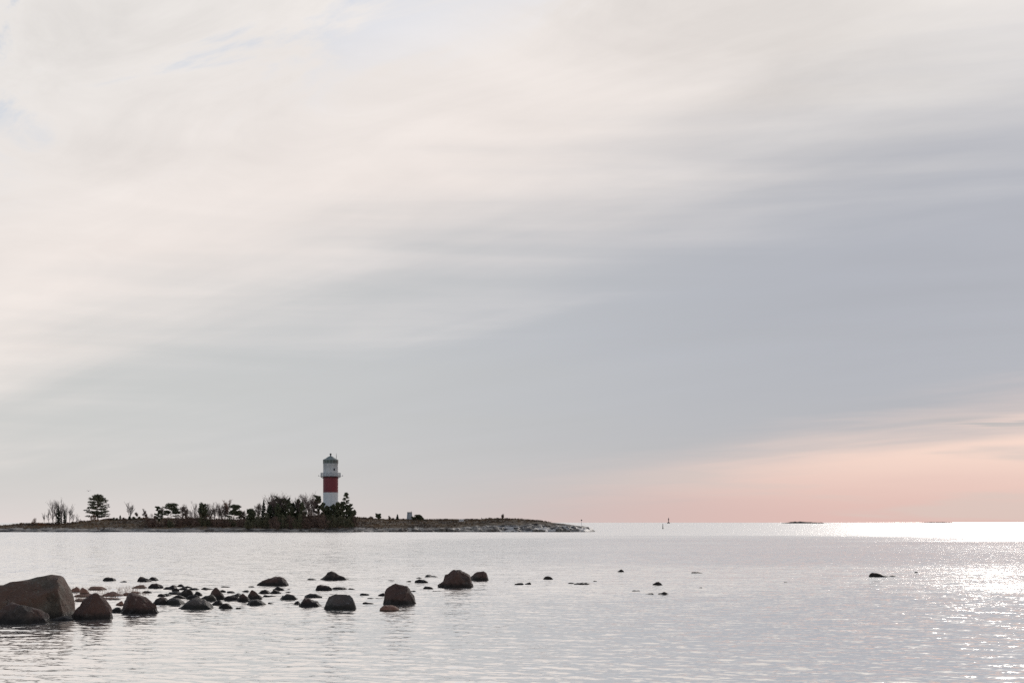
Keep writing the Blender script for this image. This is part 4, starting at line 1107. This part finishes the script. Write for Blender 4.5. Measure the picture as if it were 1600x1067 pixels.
# ------------------------------------------------------------------ daymark, signs, marks, buoy
def daymark():
    d = 437.0; s = d / F
    X = wx(640.0, d); zb = island_z(X, d)
    T = thing('daymark', (X, d, zb - 0.1), 'pale weathered tapering daymark tower with a dark cap on the heath', 'daymark')
    zt = wz(799.8, d) - zb + 0.1
    wb, wt = 3.3 * s, 2.6 * s
    # boarded sides: each board a piece
    faces = [(-1, -1, 1, -1), (1, -1, 1, 1), (1, 1, -1, 1), (-1, 1, -1, -1)]
    rot = 0.55
    for (ax, ay, bx, by) in faces:
        n = 6
        for k in range(n):
            f0, f1 = (k + 0.04) / n, (k + 0.96) / n
            pts = []
            for w, z in ((wb, 0.0), (wt, zt - 0.15)):
                for f in (f0, f1):
                    px_, py_ = (ax + (bx - ax) * f) * w, (ay + (by - ay) * f) * w
                    pts.append((px_, py_, z))
            nx, ny = (ay + by) / 2 if False else (ax + bx) / 2, (ay + by) / 2
            nl = math.hypot(nx, ny); nx, ny = nx / nl * 0.05, ny / nl * 0.05
            o = [(p[0] + nx, p[1] + ny, p[2]) for p in pts]
            vs = [(p[0] * math.cos(rot) - p[1] * math.sin(rot), p[0] * math.sin(rot) + p[1] * math.cos(rot), p[2]) for p in pts + o]
            g = Geo(); g.add(vs, [(4, 5, 7, 6), (0, 2, 3, 1), (0, 1, 5, 4), (2, 6, 7, 3), (0, 4, 6, 2), (1, 3, 7, 5)])
            g.obj('board', M['weathered'], T)
    g = Geo(); g.box((0, 0, zt - 0.08), (wt * 2.3, wt * 2.3, 0.16), rot); cap = g.obj('cap', M['grey_wood'], T)
    g = Geo(); g.tube([(0.5, 0, zt - 0.02), (0.5, 0, zt + 0.45)], [0.05, 0.04], 5); g.obj('post', M['grey_wood'], cap)
daymark()

def sign():
    d = 420.0
    X = wx(721, d); zb = island_z(X, d)
    T = thing('notice_board', (X, d, zb - 0.05), 'low white notice board on two posts on the treeless heath', 'sign')
    w = 7.6 * d / F; zt = wz(810.6, d) - zb; zl = wz(814.2, d) - zb
    zl = max(zl, 0.12); zt = max(zt, zl + 0.6)
    g = Geo(); g.box((0, 0, (zt + zl) / 2), (w, 0.06, zt - zl)); b = g.obj('board', M['sign_white'], T)
    for sx in (-1, 1):
        g = Geo(); g.box((sx * w * 0.42, 0.07, zt * 0.5), (0.09, 0.07, zt)); g.obj('post', M['grey_wood'], T)
    g = Geo(); g.box((0, -0.04, (zt + zl) / 2 - 0.05), (w * 0.9, 0.012, 0.10)); g.obj('stripe', M['grey_wood'], b)
sign()

def post():
    d = 432.0; X = wx(752.5, d); zb = island_z(X, d)
    T = thing('wooden_post', (X, d, zb - 0.1), 'short upright wooden post on the crest of the treeless heath', 'post')
    zt = wz(808.6, d) - zb + 0.1
    g = Geo(); g.tube([(0, 0, 0), (0.02, 0, zt)], [0.10, 0.09], 8); g.obj('shaft', M['grey_wood'], T)
    g = Geo(); g.lathe([(0.13, zt - 0.04), (0.13, zt + 0.02), (0.02, zt + 0.09)], 8); g.obj('cap', M['dark_metal'], T)
post()

def sea_mark():
    d = 428.0; X = wx(908.6, d); zb = island_z(X, d)
    T = thing('pole_mark', (X, d, zb - 0.1), 'thin pole with a dark round topmark on the bare point of the island', 'navigation mark')
    zt = wz(812.4, d) - zb + 0.1
    g = Geo(); g.tube([(0, 0, 0), (0.0, 0, zt)], [0.05, 0.045], 6); g.obj('pole', M['grey_metal'], T)
    g = Geo(); g.lathe([(0.02, zt - 0.22), (0.20, zt - 0.12), (0.25, zt), (0.20, zt + 0.12), (0.02, zt + 0.22)], 12); g.obj('topmark', M['dark_metal'], T, True)
sea_mark()

def spar_buoy():
    d = dist_at(826.0); X = wx(1035.8, d)
    T = thing('spar_buoy', (X, d, 0), 'dark spar buoy leaning slightly out on the open water', 'buoy')
    zt = wz(818.2, d)
    g = Geo(); g.lathe([(0.10, -1.0), (0.24, -0.3), (0.26, 0.30), (0.16, 0.55), (0.13, zt * 0.7), (0.12, zt)], 14); b = g.obj('spar', M['buoy'], T, True)
    g = Geo(); g.lathe([(0.128, zt * 0.72), (0.140, zt * 0.72), (0.138, zt * 0.84), (0.126, zt * 0.84)], 14); g.obj('reflective_band', M['weathered'], T, True)
    T.rotation_euler = (0.02, -0.035, 0)
spar_buoy()

def far_beacon():
    d = 4600.0; X = wx(1044.6, d); s = d / F
    T = thing('offshore_beacon', (X, d, 0), 'dark offshore beacon tower on a round caisson at the horizon', 'beacon')
    z = lambda py: wz(py, d)
    g = Geo(); g.lathe([(2.3 * s, -2), (2.2 * s, z(816.0)), (1.5 * s, z(815.8))], 24); g.obj('caisson', M['beacon'], T)
    g = Geo(); g.lathe([(0.85 * s, z(816.0)), (0.45 * s, z(814.2)), (0.45 * s, z(812.4))], 24); g.obj('tower', M['beacon'], T, True)
    g = Geo(); g.lathe([(0.60 * s, z(812.6)), (1.0 * s, z(812.2)), (1.0 * s, z(811.8)), (0.8 * s, z(811.7))], 24); g.obj('gallery', M['beacon'], T)
    g = Geo(); g.lathe([(0.78 * s, z(811.8)), (0.78 * s, z(810.2)), (0.35 * s, z(809.3)), (0.1 * s, z(808.2))], 16); g.obj('lantern', M['dark_metal'], T)
far_beacon()

def islet(x0, x1, d, hts, label, seed):
    rnd = random.Random(seed)
    X0, X1 = wx(x0, d), wx(x1, d); w = X1 - X0
    n = 70; m = 14; V = []; Fc = []
    for j in range(m + 1):
        v = j / m
        for i in range(n + 1):
            u = i / n
            hh = float(np.interp(u, [k / (len(hts) - 1) for k in range(len(hts))], hts)) * d / F
            prof = math.sin(math.pi * v) ** 0.7
            z = hh * prof * (1 + 0.35 * fbm(u * 9 + seed, v * 2)) + 0.25 * fbm(u * 30, v * 5, seed) - 0.3
            if j in (0, m) or i in (0, n): z = -1.0
            V.append((X0 + w * u, d + w * 0.30 * (v - 0.5) * math.sin(math.pi * min(max(u, 0.02), 0.98)) ** 0.5, z))
    for j in range(m):
        for i in range(n):
            a = j * (n + 1) + i; Fc.append((a, a + 1, a + n + 2, a + n + 1))
    o = mesh_obj('islet', V, Fc, M['islet'], smooth=True)
    tag(o, label, kind='structure')
islet(1220, 1288, 4200.0, [0.3, 0.9, 1.4, 2.4, 2.9, 2.7, 3.2, 2.6, 2.2, 2.5, 1.9, 1.3, 1.5, 0.8], 'low dark rocky islet far out at the horizon', 3)
islet(1438, 1488, 9000.0, [0.4, 0.9, 1.3, 1.1, 1.4, 1.0, 0.7], 'faint thin islet at the horizon under the sunlit sea', 8)

def bird():
    d = 300.0; X = wx(138.2, d); Z = wz(767, d)
    T = thing('gull', (X, d, Z), 'tiny grey gull gliding above the large solitary pine', 'bird', rz=0.7)
    b = Geo(); b.tube([(0, -0.24, 0), (0, -0.17, 0.02), (0, -0.05, 0.0), (0, 0.12, 0.0), (0, 0.26, 0.01)], [0.015, 0.045, 0.07, 0.05, 0.02], 8)
    b.obj('body', M['feather'], T, True)
    for s in (-1, 1):
        g = Geo()
        pts = [(0.05 * s, 0.08, 0.03), (0.05 * s, -0.08, 0.03), (0.30 * s, -0.10, 0.17), (0.30 * s, 0.05, 0.17), (0.58 * s, 0.06, 0.10), (0.62 * s, 0.09, 0.09)]
        lo = [(p[0], p[1], p[2] - 0.015) for p in pts]
        g.add(pts + lo, [(0, 1, 2, 3), (3, 2, 4, 5), (6, 9, 8, 7), (9, 11, 10, 8), (1, 7, 8, 2), (2, 8, 10, 4), (0, 3, 9, 6), (3, 5, 11, 9), (4, 10, 11, 5), (0, 6, 7, 1)])
        g.obj('wing', M['feather'], T)
bird()
